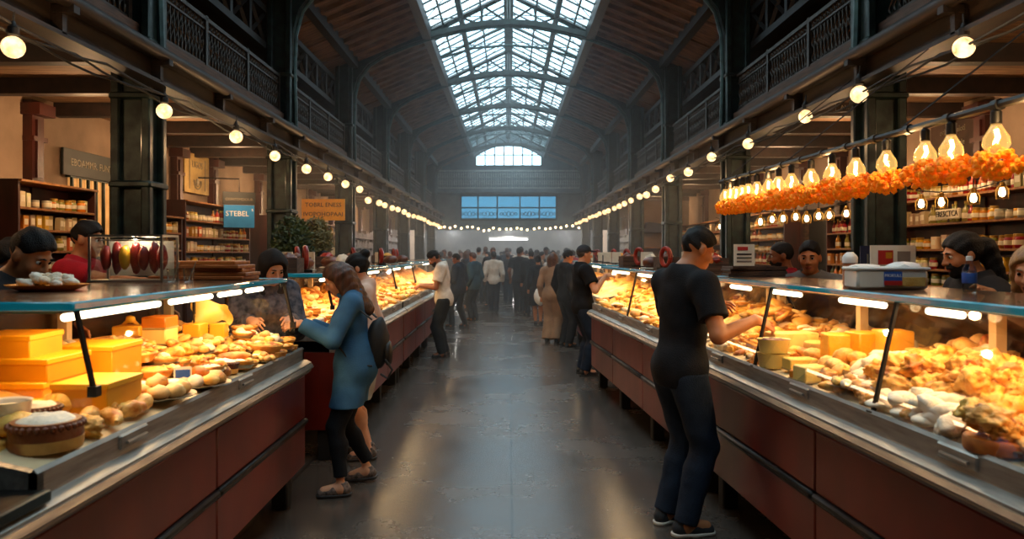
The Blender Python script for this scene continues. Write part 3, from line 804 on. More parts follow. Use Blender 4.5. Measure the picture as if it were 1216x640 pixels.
def person(label, x, y, rz, H=1.75, sex='m', lean=0.0, twist=0.0, head=(0,0), hl=None, hr=None, fl=None, fr=None, skin='tan',
           top=('tee','black',.016), bottom=('trousers','jeans',.014), hair=('short','black'), shoe=('dark',SOLED), vox=.008, beard=False, group=None,
           extra=None, eyes=True, elbow=None, cat='person', fingers=True, side=0.0, heel=(0,0)):
    root = thing('person', label, cat, (x,y,0), rz, group)
    Rb = Rz(-rz); g = H/1.75
    loc = lambda p: Rb @ (np.array(p,float)-np.array((x,y,0)))
    m = sex == 'm'
    sh = .112*H if m else .098*H
    pel = np.array((0,0,.53*H))
    Ru = Rz(twist) @ Rx(-lean) @ Ry(side)
    up = lambda p: pel+Ru @ (np.array(p)*H-pel)
    Sl, Sr = up((-sh/H,-.005,.812)), up((sh/H,-.005,.812))
    nb = up((0,-.012,.845)); hc = up((0,.012,.932)); 
    Rh = Ru @ Rz(head[1]) @ Rx(-head[0])
    hc = nb+Rh @ (np.array((0,.024,.088))*H)
    # feet / legs
    fl = fl or (-.09,.0,.15); fr = fr or (.09,.0,-.15)
    legs = []
    for sgn, f, hl_ in ((-1,fl,heel[0]),(1,fr,heel[1])):
        hip = np.array((sgn*.05*H,0,.515*H)); an = np.array((f[0],f[1],.052*H+hl_))
        kn, an2 = ik(hip, an, .245*H, .238*H, (0.0,1,0))
        legs.append((hip,kn,an,f[2],hl_))
    arms = []
    for sgn, S, t in ((-1,Sl,hl),(1,Sr,hr)):
        tgt = np.array((sgn*(sh+.06),.06,.47*H)) if t is None else loc(t)
        # target is the palm; wrist sits behind it
        w = tgt-unit(tgt-S)*.07*g
        E, W = ik(S, w, .175*H, .152*H, (elbow or (sgn*.45,-.45,-1)) if t is not None else (sgn*.3,-1,0))
        arms.append((sgn,S,E,W,tgt))
    vx = vox
    allp = [l[i] for l in legs for i in range(3)]+[a[i] for a in arms for i in range(1,5)]+[hc]
    lo = np.min(allp,axis=0)-.22; hi = np.max(allp,axis=0)+.22; lo[2] = -.02
    tors = [('e',up((0,0,.54)),(.093*H,.064*H,.075*H) if m else (.098*H,.07*H,.08*H)), ('e',up((0,.003,.63)),(.082*H,.056*H,.1*H) if m else (.072*H,.05*H,.09*H)),
            ('e',up((0,.002,.735)),(.094*H,.064*H,.1*H) if m else (.082*H,.056*H,.095*H)), ('c',up((-sh/H*.82,-.008,.8)),up((sh/H*.82,-.008,.8)),.037*H if m else .03*H,.037*H if m else .03*H),
            ('c',nb,up((-sh/H*.75,-.01,.82)),.03*H,.022*H), ('c',nb,up((sh/H*.75,-.01,.82)),.03*H,.022*H)]
    if not m: tors += [('e',up((-.038,.045,.735)),(.036*H,.032*H,.036*H)), ('e',up((.038,.045,.735)),(.036*H,.032*H,.036*H))]
    def apply(s, prims, inf=0, k=.045):
        for p in prims:
            if p[0] == 'e': s.ell(p[1], p[2], Ru, k, inf)
            else: s.cone(p[1], p[2], p[3], p[4], k, inf)
    # ---- body
    s = SDF(lo, hi, vx)
    apply(s, tors)
    ar = .031*H if m else .026*H
    for hip,kn,an,yaw,hh in legs:
        q_ = .8 if bottom[0] in ('trousers','wide','leggings') else 1.0
        s.cone(hip, kn, .056*H*q_, .033*H*q_, .03*q_); s.cone(kn, an, .034*H*q_, .021*H*q_, .02*q_)
        mid = kn*.68+an*.32-np.array((0,.012*H,0)); s.cone(mid, mid+(an-kn)*.12, .033*H*q_, .028*H*q_, .02*q_)
        fd = np.array((math.sin(-yaw),math.cos(yaw),0)); toe = np.array((an[0],an[1],.028*H))+fd*.07*H
        s.cone(an-np.array((0,0,.02*H)), toe, .028*H, .018*H, .02)
    for sgn,S,E,W,T in arms:
        s.cone(S, E, ar*1.1, ar*.82, .03); s.cone(E, W, ar*.86, .0165*H, .015)
        d = unit(T-W) if np.linalg.norm(T-W) > .01 else unit(W-E)
        d = unit(.6*d+.4*unit(W-E))
        n0 = np.array((-sgn*.75,0,-1.0)) if abs(d[2]) < .8 else np.array((-sgn,.2,0)); n = unit(n0-d*(n0@d)); w = np.cross(d,n)*sgn
        if fingers:
            Rm = np.stack([w,d,n],axis=1)
            pc = W+d*.046*g
            s.ell(pc, (.04*g,.05*g,.0165*g), Rm, .012)
            s.cone(W, pc, .0165*H, .018*g, .012)
            fr_ = max(.0085*g, vx*.95)
            for j,(wx,Lf) in enumerate(((.031,.068),(.0105,.078),(-.0105,.072),(-.03,.056))):
                b0 = pc+w*wx*g+d*.036*g; c1 = .25+.1*j; c2 = .8+.15*j
                b1 = b0+(d*math.cos(c1)+n*math.sin(c1))*Lf*.52*g+w*wx*.12*g; b2 = b1+(d*math.cos(c2)+n*math.sin(c2))*Lf*.5*g
                s.cone(b0-d*.02*g, b1, fr_*1.08, fr_, .004); s.cone(b1, b2, fr_, fr_*.82, .004)
            t0 = W+d*.022*g+w*.026*g; t1 = t0+(w*.75+d*.7+n*.25)*.036*g; t2 = t1+(d*.9+n*.5+w*.1)*.03*g
            s.cone(t0, t1, fr_*1.3, fr_*1.1, .008); s.cone(t1, t2, fr_*1.1, fr_*.85, .004)
        else: s.cone(W, T, .018*H, .02*H, .01)
    nk = .031*H if m else .026*H
    hp = lambda p: hc+Rh @ (np.array(p)*g)
    s.cone(nb-Ru@np.array((0,0,.02*H)), hp((0,-.02,-.05)), nk*1.08, nk*.95, .03)
    he = lambda c,r,k=.015,sub=False: s.ell(hp(c), np.array(r)*g, Rh, k, 0, sub)
    jw = 1.0 if m else .92
    he((0,-.012,.03),(.075,.093,.087),.01); he((0,.02,-.035),(.06*jw,.07,.08*jw),.03); he((0,.062,-.094),(.024*jw,.02,.02),.03)
    if vx < .013:
        s.cone(hp((-.032,.08,.024)), hp((.032,.08,.024)), .0105*g, .0105*g, .015)
        for q in (-1,1):
            he((q*.036,.058,-.03),(.024,.022,.024),.02); he((q*.031,.094,.006),(.015,.011,.0105),.01,True)
            he((q*.077,-.008,-.006),(.011,.02,.031),.008); he((q*.012,.092,-.031),(.011,.01,.009),.006)
        s.cone(hp((0,.086,.014)), hp((0,.108,-.027)), .008*g, .0125*g, .012)
        he((0,.084,-.06),(.026,.012,.0075),.006); he((0,.082,-.073),(.022,.012,.0085),.006)
    lipc = hp((0,.09,-.066)); 
    def face(c):
        q = (c-lipc) @ Rh/g
        return ((np.abs(q[:,0]/.025)**2+(q[:,1]/.03)**2+(q[:,2]/.0125)**2) < 1)
    part_o = link('body', s.mesh('body', [SKIN[skin],LIP], face=face if vx < .013 else None), root)
    if eyes and vx < .013:
        for q in (-1,1):
            e = MB(); e.ico((0,0,0),.0118*g,3)
            me = mesh_of('eye', e, [EYEW,EYED], 180)
            fc = [1 if (p.center.y > .0078*g) else 0 for p in me.polygons]; me.polygons.foreach_set('material_index', fc)
            o = link('eye', me, root); o.matrix_local = Matrix.Translation(hp((q*.031,.0775,.006))) @ Matrix(Rh.tolist()).to_4x4()
            b = MB().tube([hp((q*.014,.094,.027)), hp((q*.03,.0955,.032)), hp((q*.047,.082,.026))], [.0035*g,.0048*g,.002*g], 6)
            part('eyebrow', b, HAIR[hair[1]] if hair[1] != 'scarf' else HAIR['black'], root)
    # ---- trousers / skirt
    bk, bc, bi = bottom
    s = SDF(lo, hi, vx)
    if bk in ('trousers','leggings','wide','shorts'):
        s.ell(up((0,0,.54)), (.093*H,.064*H,.075*H) if m else (.097*H,.069*H,.08*H), Ru, .03, bi)
        for hip,kn,an,yaw,hh in legs:
            wd = {'trousers':.012,'leggings':0.0,'wide':.045,'shorts':.02}[bk]
            s.cone(hip, kn, .057*H, .035*H+wd*.5, .03, bi)
            mid = kn*.68+an*.32-np.array((0,.012*H,0)); s.cone(mid, mid+(an-kn)*.12, .032*H, .027*H, .02, bi)
            if bk != 'shorts':
                end = an+np.array((0,0,-.012*H if bk != 'leggings' else .03*H)); s.cone(kn, end, .035*H+wd*.5, .024*H+wd, .02, bi, capb=True)
        s.half(Ru@np.array((0,0,1.0)), float((Ru@np.array((0,0,1.0)))@up((0,0,.6))))
        if bk != 'leggings': s.wrinkle(.0042 if vx < .013 else .003, 22, 1.0)
        else: s.wrinkle(.0015, 26, 1.0)
        nm = {'trousers':'trousers','leggings':'leggings','wide':'trousers','shorts':'shorts'}[bk]
    else:
        zl = {'skirt':.30,'long_skirt':.1,'knee_skirt':.28}[bk]
        a = legs[0][1]; b = legs[1][1]; mid = (a+b)/2
        s.ell(up((0,0,.54)), (.097*H,.069*H,.08*H), Ru, .03, bi)
        for hip,kn,an,yaw,hh in legs:
            s.cone(hip, np.array((kn[0]*1.25,kn[1],zl*H)), .06*H, .075*H, .08, bi)
        s.half((0,0,1), .6*H); s.half((0,0,-1), -zl*H); s.wrinkle(.006, 24, 2.0)
        nm = 'skirt'
    link(nm, s.mesh(nm, C[bc]), root)
    # ---- top
    tk, tc, ti = top
    s = SDF(lo, hi, vx)
    apply(s, tors, ti, .05)
    hem = {'tee':.475,'long':.475,'shirt':.37,'coat':.3,'jacket':.46,'tunic':.42,'dress':.27}[tk]
    if hem < .47:
        s.ell(up((0,0,.54)), (.099*H,.072*H,.085*H), Ru, .05, ti)
        for hip,kn,an,yaw,hh in legs: s.cone(up((.02*np.sign(hip[0]),0,.6)), np.array((hip[0]*1.15,(hip[1]+kn[1])*.5+.0,hem*H)), .058*H, .06*H if tk != 'coat' else .08*H, .06, ti)
    else: s.ell(up((0,0,.53)), (.096*H,.066*H,.09*H), Ru, .05, ti)
    for sgn,S,E,W,T in arms:
        if tk == 'tee':
            s.cone(S, S+(E-S)*.68, ar*1.15, ar*1.12, .025, ti, capb=True)
        else:
            s.cone(S, E, ar*1.12, ar*.95, .03, ti); s.cone(E, W-unit(W-E)*.015, ar*.95, .0185*H, .012, ti*.9, capb=True)
    s.half((0,0,-1), -hem*H)
    s.wrinkle(.0048 if vx < .013 else .003, 21, 0.4+x)
    # neck opening
    s.cone(nb+Ru@np.array((0,.012,-.004)), nb+Ru@np.array((0,.03,.2)), .036*H, .06*H, .008, sub=True)
    link({'tee':'t_shirt','long':'sweater','shirt':'shirt','coat':'coat','jacket':'jacket','tunic':'tunic','dress':'dress'}[tk], s.mesh('top', C[tc]), root)
    # ---- hair in head space
    def hmesh(nm, s, mt):
        link(nm, s.mesh(nm, mt, Rh*g, hc), root)
    hk, hcol = hair
    hv = vx*.8/g if vx < .012 else vx
    s = SDF((-.17,-.24,-.5),(.17,.16,.19), hv)
    th = {'short':.004,'crop':.004,'curly':.018,'long':.016,'pony':.012,'bun':.012,'scarf':.02,'cap':.01,'bob':.018}[hk]
    s.ell((0,-.012,.033), (.075+th,.093+th,.087+th), None, .01)
    fz = lambda s, slope, off: s.half(unit(np.array((0,slope,-1.0))), off/math.sqrt(1+slope*slope))
    if hk in ('short','crop','curly','cap'):
        s.ell((0,-.002,.066), (.074,.094,.076), None, .012) if hk != 'crop' and hk != 'cap' else None
        fz(s, .85, -.0)
        s.half((0,1,-.8), .022)
    elif hk == 'pony':
        fz(s, .85, .03); s.half((0,1,-.75), .03)
        s.ell((0,-.12,.02), (.05,.05,.05), None, .02); s.cone((0,-.13,.0), (0,-.16,-.2), .055, .04, .03)
    elif hk == 'bun':
        fz(s, .85, .03); s.half((0,1,-.75), .03); s.ell((0,-.1,.1), (.045,.045,.04), None, .015)
    elif hk in ('long','bob'):
        zl = -.3 if hk == 'long' else -.14
        s.half((0,1,-.7), .032)
        for q in (-1,1): s.cone((q*.06,.005,.02), (q*.075,.0,zl*.9), .034, .03, .03)
        s.cone((0,-.07,0), (0,-.075,zl), .075, .06, .04); 
        s.cone((-.05,-.06,0), (-.055,-.06,zl), .05, .04, .04); s.cone((.05,-.06,0), (.055,-.06,zl), .05, .04, .04)
    elif hk == 'scarf':
        s.half((0,1,-.45), .045)
        for q in (-1,1): s.cone((q*.062,.0,.03), (q*.085,.0,-.2), .042, .06, .03)
        s.cone((0,-.06,0), (0,-.07,-.25), .085, .1, .04); s.cone((-.06,.04,-.19),(.06,.05,-.2),.05,.05,.04)
    amp = {'curly':.008,'scarf':.005,'crop':.0015}.get(hk,.0045)
    s.wrinkle(amp, 70 if hk == 'curly' else (90 if hk != 'scarf' else 40), 1.7)
    hmesh('headscarf' if hk == 'scarf' else 'hair', s, C['scarf'] if hk == 'scarf' else HAIR[hcol])
    if hk == 'cap':
        s = SDF((-.14,-.16,-.1),(.14,.22,.19), hv)
        s.ell((0,-.01,.045), (.088,.106,.092), None, .01); s.half((0,.2,-1), -.045); s.ell((0,.11,.05), (.065,.06,.012), None, .01)
        hmesh('cap', s, C['charcoal'])
    if beard:
        s = SDF((-.12,-.06,-.16),(.12,.14,.03), hv)
        s.ell((0,.02,-.037), (.065,.076,.084), None, .01); s.ell((0,.064,-.094), (.03,.026,.027), None, .03)
        s.half((0,-.3,1), -.052); s.half((0,-1,-.2), .005)
        s.cone((-.02,.09,-.052),(.02,.09,-.052),.008,.008,.01); s.ell((0,.095,-.068),(.02,.02,.008),None,.005,sub=True)
        s.wrinkle(.002, 120, .5); hmesh('beard', s, HAIR[hcol])
    # ---- shoes
    for (hip,kn,an,yaw,hh) in legs:
        Rf = Rz(yaw) @ (Rx(-hh*5.0) if hh else np.eye(3)); a0 = np.array((an[0],an[1],0))
        s = SDF((-.08,-.12,-.01),(.08,.24,.16), max(vx*.9,.006))
        k = g
        s.cone((0,-.035*k,.045), (0,.05*k,.045), .04*k, .038*k, .02); s.cone((0,.05*k,.04), (.0,.135*k,.028), .042*k, .036*k, .02); s.cone((0,-.02*k,.05),(0,-.012*k,.1),.04*k,.036*k,.02)
        s.half((0,0,-1), -.014); s.half((0,-.0,1), .105*k)
        T = a0+np.array((0,0,hh*.6))
        sh_ = link('shoe', s.mesh('shoe', SHOE[shoe[0]], Rf, T), root)
        s = SDF((-.08,-.12,-.01),(.08,.24,.06), max(vx*.9,.006))
        s.cone((0,-.035*k,.02), (0,.05*k,.02), .046*k, .044*k, .02); s.cone((0,.05*k,.02), (0,.138*k,.02), .047*k, .04*k, .02)
        s.half((0,0,1), .022); s.half((0,0,-1), -.001)
        link('sole', s.mesh('sole', shoe[1], Rf, T), sh_)
    if extra: extra(root, dict(up=up, H=H, g=g, hp=hp, Ru=Ru, Rh=Rh, hc=hc, nb=nb, arms=arms, legs=legs, vx=vx, lo=lo, hi=hi))
    return root

def buttons_and_collar(mt):
    def f(root, d):
        b = MB(); up = d['up']
        b.tube([up((x_,y_,z_)) for x_,y_,z_ in ((-.028,.05,.845),(-.04,.01,.862),(-.03,-.035,.868),(0,-.045,.87),(.03,-.035,.868),(.04,.01,.862),(.028,.05,.845))], .011, 6, flat=1.6)
        part('collar', b, mt, root)
    return f

# ---- shoppers and stall keepers, near to far
V8 = .0065
person('woman in long blue denim shirt and black leggings reaching into the cheese counter', -1.04,5.28,R(98), 1.58,'f', lean=.1, head=(.42,.1), hl=(-1.42,5.02,1.13), hr=(-1.44,5.32,1.1),
       fl=(-.16,.1,.1), fr=(.16,-.06,-.1), skin='light', top=('shirt','denim_blue',.02), bottom=('leggings','black',.006), hair=('long','brown'), shoe=('pattern',SOLED), vox=V8, heel=(0,.02), extra=buttons_and_collar(C['denim_blue']))
person('young man in black T-shirt and blue jeans reaching over the fried food', 1.0,4.5,R(-68), 1.78,'m', lean=.08, head=(.3,-.1), hr=(1.44,4.3,1.2), hl=(1.3,4.72,1.275),
       fl=(-.12,-.02,.2), fr=(.1,-.03,-.25), skin='tan', top=('tee','black',.02), bottom=('trousers','jeans',.014), hair=('short','black'), shoe=('canvas',SOLE), vox=V8)
person('man in dark grey top bending over the counter behind the pastry plate', -2.5,3.72,R(-98), 1.77,'m', lean=.2, head=(.3,.0), hl=(-2.2,3.95,1.2), hr=(-2.2,3.6,1.2), skin='tan', top=('long','charcoal',.02), hair=('short','black'), vox=.0075)
person('dark-haired stall keeper half hidden behind the bending man', -3.12,4.6,R(-60), 1.72,'m', lean=.1, head=(.3,0), skin='brown', top=('long','navy',.02), hair=('curly','black'), vox=.009)
person('stall keeper in red T-shirt standing behind the cured meat case', -3.12,5.55,R(-86), 1.84,'m', lean=.05, head=(.08,0), hr=(-2.35,5.25,1.4), hl=(-2.5,5.8,1.15), skin='tan', top=('tee','red',.018), hair=('short','black'), vox=.0075)
person('woman with black headscarf and plaid coat looking into the cheeses', -1.72,5.42,R(-145), 1.66,'f', lean=.12, head=(.35,.1), hr=(-1.66,4.98,1.14), hl=(-1.45,5.1,1.14), skin='light', top=('coat','plaid',.03), bottom=('trousers','dark_jeans',.012), hair=('scarf','black'), vox=V8)
person('woman in peach top and pale skirt behind the woman in denim', -1.12,6.1,R(100), 1.62,'f', lean=.06, head=(.2,0), hl=(-1.3,6.0,1.12), hr=(-1.35,6.3,1.1), skin='light', top=('tunic','peach',.014), bottom=('skirt','pale',.02), hair=('bun','black'), shoe=('pattern',SOLED), vox=.008)
person('stall keeper with beard and red T-shirt by the framed price board', 2.27,6.3,R(80), 1.71,'m', head=(.1,0), skin='brown', top=('tee','red',.018), hair=('crop','black'), vox=.0075, beard=True)
person('stall keeper in grey shirt facing the aisle beside the red-shirted keeper', 2.3,5.85,R(150), 1.7,'m', head=(.12,0), skin='tan', top=('long','grey',.018), hair=('short','black'), vox=.0075)
person('bearded stall keeper in black with long dark ponytail at the far right', 2.6,4.25,R(85), 1.74,'m', lean=.05, head=(.2,0), hl=(2.3,3.68,1.42), hr=(2.25,4.5,1.2), skin='tan', top=('long','black',.02), hair=('pony','black'), vox=.0075, beard=True)
person('blond woman in pale top past the ponytailed keeper at the counter end', 2.5,3.62,R(128), 1.66,'f', lean=.05, head=(.2,0), skin='light', top=('long','peach',.018), hair=('long','blond'), vox=.0075)
person('dark-haired keeper in navy behind the second left counter', -2.4,9.75,R(-60), 1.64,'m', head=(.25,0), skin='tan', top=('long','navy',.018), hair=('short','black'), vox=.011)
person('man in white T-shirt looking down at his hands by the left counter', -1.0,11.9,R(92), 1.69,'m', lean=.1, head=(.5,0), hl=(-1.4,11.75,1.07), hr=(-1.42,12.0,1.07), fl=(-.1,.02,.1), fr=(.1,-.02,-.1), skin='brown', top=('tee','white',.024), bottom=('trousers','dark_jeans',.016), hair=('short','black'), vox=.0095, beard=True)
person('man in grey cap and black T-shirt holding a snack at the right counter', .98,10.2,R(-78), 1.71,'m', lean=.0, head=(.05,0), hr=(1.33,10.0,1.3), hl=(1.3,10.45,1.25), fl=(-.11,.02,.1), fr=(.11,.0,-.1), skin='light', top=('tee','black',.026), bottom=('trousers','jeans',.018), hair=('cap','grey'), vox=.0095)
mid = .0125
person('woman in beige top and long beige trousers seen from behind', .78,13.8,R(-20), 1.6,'f', head=(.1,-.3), hr=(1.0,14.0,1.05), skin='light', top=('long','beige',.02), bottom=('wide','beige',.02), hair=('bob','brown'), vox=mid, fingers=False)
person('person in black with dark trousers next to the beige-clad woman', .98,13.2,R(-60), 1.66,'m', head=(.2,0), skin='tan', top=('long','black',.022), bottom=('trousers','black',.016), hair=('short','black'), vox=mid, fingers=False)
person('person in dark navy jacket turned to the left counter', -1.08,16.6,R(70), 1.6,'m', head=(.25,0), hl=(-1.4,16.6,1.0), fl=(-.1,.12,0), fr=(.1,-.12,0), skin='brown', top=('jacket','navy',.028), bottom=('trousers','black',.01), hair=('short','black'), vox=mid, fingers=False)
person('man in white shirt walking away down the middle aisle', -.4,20.6,R(0), 1.64,'m', fl=(-.07,.1,0), fr=(.07,-.12,0), skin='dark', top=('long','white',.02), bottom=('trousers','navy',.012), hair=('short','black'), vox=.015, fingers=False)
person('tall man in black T-shirt seen from behind with a companion', .28,20.4,R(-12), 1.74,'m', skin='brown', top=('tee','black',.02), bottom=('trousers','dark_jeans',.014), hair=('short','black'), vox=.015, fingers=False)
person('person in loose black top walking beside the tall man in black', .58,19.6,R(12), 1.66,'m', fl=(-.07,.08,0), fr=(.07,-.1,0), skin='tan', top=('jacket','black',.03), bottom=('trousers','black',.014), hair=('short','black'), vox=.015, fingers=False)
person('woman in black dress carrying a white bag', .66,17.2,R(5), 1.55,'f', fl=(-.05,.04,0), fr=(.05,-.06,0), skin='tan', top=('tunic','black',.014), bottom=('knee_skirt','dark_jeans',.014), hair=('bun','black'), vox=.014, fingers=False)
person('person in teal jacket between the navy jacket and the aisle', -.82,18.2,R(60), 1.62,'m', head=(.1,.2), skin='tan', top=('jacket','teal',.024), bottom=('trousers','dark_jeans',.014), hair=('short','brown'), vox=.015, fingers=False)

# the crowd at the far end: a few figures, copied with clothes of other colours
VAR = []
for i, kw in enumerate((dict(rz=0, sex='m', top=('long','pale',.02), bottom=('trousers','charcoal',.014), hair=('short','black')),
                        dict(rz=0, sex='f', top=('jacket','brown',.022), bottom=('trousers','black',.012), hair=('long','black')),
                        dict(rz=0, sex='m', top=('tee','grey',.02), bottom=('trousers','jeans',.016), hair=('short','brown')),
                        dict(rz=0, sex='f', top=('coat','navy',.024), bottom=('leggings','black',.006), hair=('bob','brown')),
                        dict(rz=0, sex='m', top=('jacket','black',.03), bottom=('trousers','dark_jeans',.016), hair=('cap','grey')),
                        dict(rz=0, sex='f', top=('tunic','white',.02), bottom=('knee_skirt','brown',.02), hair=('bun','black')))):
    kw = dict(kw); r_ = kw.pop('rz')
    VAR.append(Proto(person('distant shopper', 0, 0, 0, 1.62 if kw['sex'] == 'f' else 1.72, skin=('tan','light','brown','tan','dark','light')[i], vox=.02, fingers=False,
                            fl=(-.08,.1 if i % 2 else .0,0), fr=(.08,-.1 if i % 2 else .0,0), **kw)))
rc = random.Random(12)
spots = [(-.95,24.4,0,'pale'),(-.02,24.2,2,'charcoal'),(-.62,23.2,1,'brown'),(.86,23.4,4,'black'),(-1.2,22.0,3,'navy'),(1.2,21.6,5,'white')]
tries = 0
while len(spots) < 62 and tries < 6000:
    tries += 1
    yy = rc.uniform(21.5, 36); w = 1.0 if yy < 22.3 else min(3.0, 1.4+(yy-22)*.28)
    xx = rc.uniform(-w, w)
    if all((xx-a)**2+(yy-b)**2 > .5 for a,b,_,_ in spots) and not (abs(xx) < .35 and yy < 27): spots.append((xx,yy,rc.randrange(6),rc.choice(('pale','charcoal','black','brown','navy','teal','white','grey','beige','black','red'))))
kindn = ('long-sleeved top','jacket with long dark hair','T-shirt and jeans','knee-length coat','jacket and cap','tunic and skirt')
for xx,yy,k,cn in spots:
    lab = 'distant shopper in %s %s in the far crowd' % ({'pale':'pale grey'}.get(cn,cn), kindn[k]); 
    o = VAR[k].put((xx,yy,0), rc.choice((0,0,PI,rc.uniform(-PI,PI),rc.uniform(-PI,PI))), lab, lab.replace('shopper','shoppers'), scale=rc.uniform(.94,1.05))
    for ch in (kids(o) if o.name in KIDS else o.children):
        if ch.name.split('.')[0] in ('sweater','jacket','t_shirt','coat','tunic'):
            ch.material_slots[0].link = 'OBJECT'; ch.material_slots[0].material = C[cn]
# ================================================================ lamps
def globe_proto():
    t = thing('globe_bulb', 'x', 'light bulb')
    part('glass_globe', MB().ico((0,0,0),.067,3), M['globe'], t, smooth=180)
    part('socket', MB().lathe([(.02,.07),(.034,.075),(.034,.12),(.02,.135),(.012,.16)], 12), M['black_iron'], t)
    part('cord', MB().tube([(0,0,.15),(.01,0,.22)], .008, 5), M['rubber'], t)
    return Proto(t)
GP = globe_proto()
for sx, nm, z, ys in ((-1,'left',2.83,[4.5,6.5,8.15,9.55,10.95,12.3,13.7]),(1,'right',2.95,[4.9,6.34,7.5,9.28,10.9,12.4,13.85])):
    y = 15.0
    while y < 33.2: ys.append(y+rnd.uniform(-.12,.12)); y += 1.05
    for i, y in enumerate(ys):
        GP.put((sx*(2.9+rnd.uniform(-.02,.02)), y, z+rnd.uniform(-.03,.03)-(.1 if y > 15 else 0)), rnd.uniform(0,6), 'warm round globe bulb hanging under the %s gallery beam' % nm, 'globe bulbs of the %s gallery beam' % nm, scale=rnd.uniform(.95,1.06))
fbp = thing('small_bulb', 'x', 'light bulb')
part('bulb', MB().ico((0,0,0),.05,2), M['small_bulb'], fbp, smooth=180); part('socket', MB().tube([(0,0,.04),(0,0,.13)],.018,6), M['black_iron'], fbp)
FB = Proto(fbp)
for i in range(26):
    x = -3.0+6*i/25
    FB.put((x+rnd.uniform(-.06,.06),33.4,2.62+rnd.uniform(-.06,.1)+.1*(abs(x)/3)**2), 0, 'small warm bulb strung across the far passage', 'bulbs strung across the far passage')
cb = MB().tube([(-3+6*i/20,33.4,2.78+.1*(abs(-3+6*i/20)/3)**2) for i in range(21)], .012, 5)
tag(part('power_cable', cb, M['rubber']), 'cable of small bulbs crossing the far passage', 'cable')
t = thing('strip_light', 'long white tube light hanging in the far hall', 'light', (0,40,2.32))
part('tube', MB().tube([(-1.0,0,0),(1.0,0,0)],.05,8), M['far_tube'], t); part('fixture', MB().box((0,0,.1),(2.1,.12,.08)), M['white'], t)
part('hanger', MB().tube([(-.8,0,.1),(-.8,0,.75)],.012,5).tube([(.8,0,.1),(.8,0,.75)],.012,5), M['rubber'], t)

# aisle pendants in small wire cages
pp = thing('caged_bulb', 'x', 'light bulb')
part('bulb', MB().lathe([(.001,-.06),(.022,-.05),(.03,-.025),(.024,.005),(.014,.03)], 10), M['small_bulb'], pp, smooth=180)
part('socket', MB().lathe([(.014,.025),(.022,.03),(.022,.07),(.008,.08)], 10), M['brass'], pp)
cg = MB()
for k in range(6):
    a = k*PI/3; cg.tube([(.02*math.cos(a),.02*math.sin(a),.06),(.055*math.cos(a),.055*math.sin(a),.0),(.05*math.cos(a),.05*math.sin(a),-.08)], .003, 4, caps=False)
cg.tube([(.052*math.cos(a),.052*math.sin(a),-.07) for a in [2*PI*i/12 for i in range(13)]], .003, 4, caps=False)
part('cage', cg, M['brass'], pp); part('cord', MB().tube([(0,0,.07),(0,0,.3)],.005,5), M['rubber'], pp)
CP = Proto(pp)
for (px,py,Y) in ((1094,240,7.6),(1118,238,7.4),(1156,233,7.0),(1190,226,6.8),(903,262,10.2),(917,259,10),(930,258,9.8),(945,256,9.6),(958,258,9.6),(972,255,9.4),(985,254,9.4),(1005,252,9.2),(855,268,13.5),(863,268,13.2),(871,266,12.8),(880,268,12.6)):
    CP.put(pix(px,py,Y), rnd.uniform(0,6), 'bare caged bulb hanging over the right shelves', 'caged bulbs over the right shelves')
wr = MB()
for a, b in (((1088,226,7.8),(1200,212,6.7)),((895,250,10.4),(1010,240,9.1)),((850,258,13.8),(884,257,12.4))):
    A, B = pix(*a), pix(*b); wr.tube([A.lerp(B,i/12)+V(0,0,-.06*math.sin(PI*i/12)) for i in range(13)], .006, 5)
tag(part('bulb_wire', wr, M['rubber']), 'thin wire carrying caged bulbs over the right shelves', 'wire')

# pipe with filament bulbs and marigold bunches over the right counter
PA, PB = V(1.93,2.2,2.19), V(1.86,6.75,2.24)
pm_ = MB().tube([PA+(PB-PA)*t for t in (0,.25,.5,.75,1)], .017, 8)
for i in range(14): p = PA.lerp(PB,(i+.5)/14); pm_.tube([p-V(0,.02,0),p+V(0,.02,0)], .024, 8)
t = tag(part('hanging_pipe', pm_, M['black_iron']), 'black iron pipe carrying filament bulbs and marigolds over the right counter', 'pipe')
hgm = MB()
for f in (.03,.35,.68,.98): p = PA.lerp(PB,f); hgm.tube([p,p+V(1.2,0,.95)], .005, 5)
part('suspension_wire', hgm, M['black_iron'], t)
eb = thing('filament_bulb', 'x', 'light bulb')
part('glass_bulb', MB().lathe([(.003,-.085),(.03,-.068),(.05,-.03),(.046,.0),(.028,.03),(.016,.055)], 16), M['amber_glass'], eb, smooth=180)
part('filament', MB().tube([(0,0,.03),(.006,.0,.0),(-.006,.004,-.025),(.004,-.004,-.05)], .009, 6), M['filament'], eb)
part('socket', MB().lathe([(.016,.05),(.021,.055),(.021,.1),(.01,.11),(.006,.135)], 10), M['black_iron'], eb)
EB = Proto(eb)
mgs = []
for v in range(3):
    mb = MB(); r2 = random.Random(v+40)
    for k in range(130):
        u = r2.uniform(-1,1); a = r2.uniform(0,2*PI); q = math.sqrt(1-u*u)
        rr = r2.uniform(.55,1)
        c = (.07*q*math.cos(a)*rr*1.12, .07*q*math.sin(a)*rr*1.35, .055*u*rr)
        mb.ico(c, r2.uniform(.010,.017), 1, .5, 3.0, k*1.3+v)
    o = part('hanging_marigold_bunch', mb, M['marigold'], smooth=0); tag(o, 'x', 'flowers'); mgs.append(Proto(o))
bx = [(1188,3.02),(1134,3.32),(1106,3.52),(1061,3.87),(1029,4.2),(997,4.5),(973,4.8),(949,5.12),(932,5.35),(920,5.55),(908,5.8),(899,6.0),(891,6.15),(884,6.3),(877,6.45),(870,6.6)]
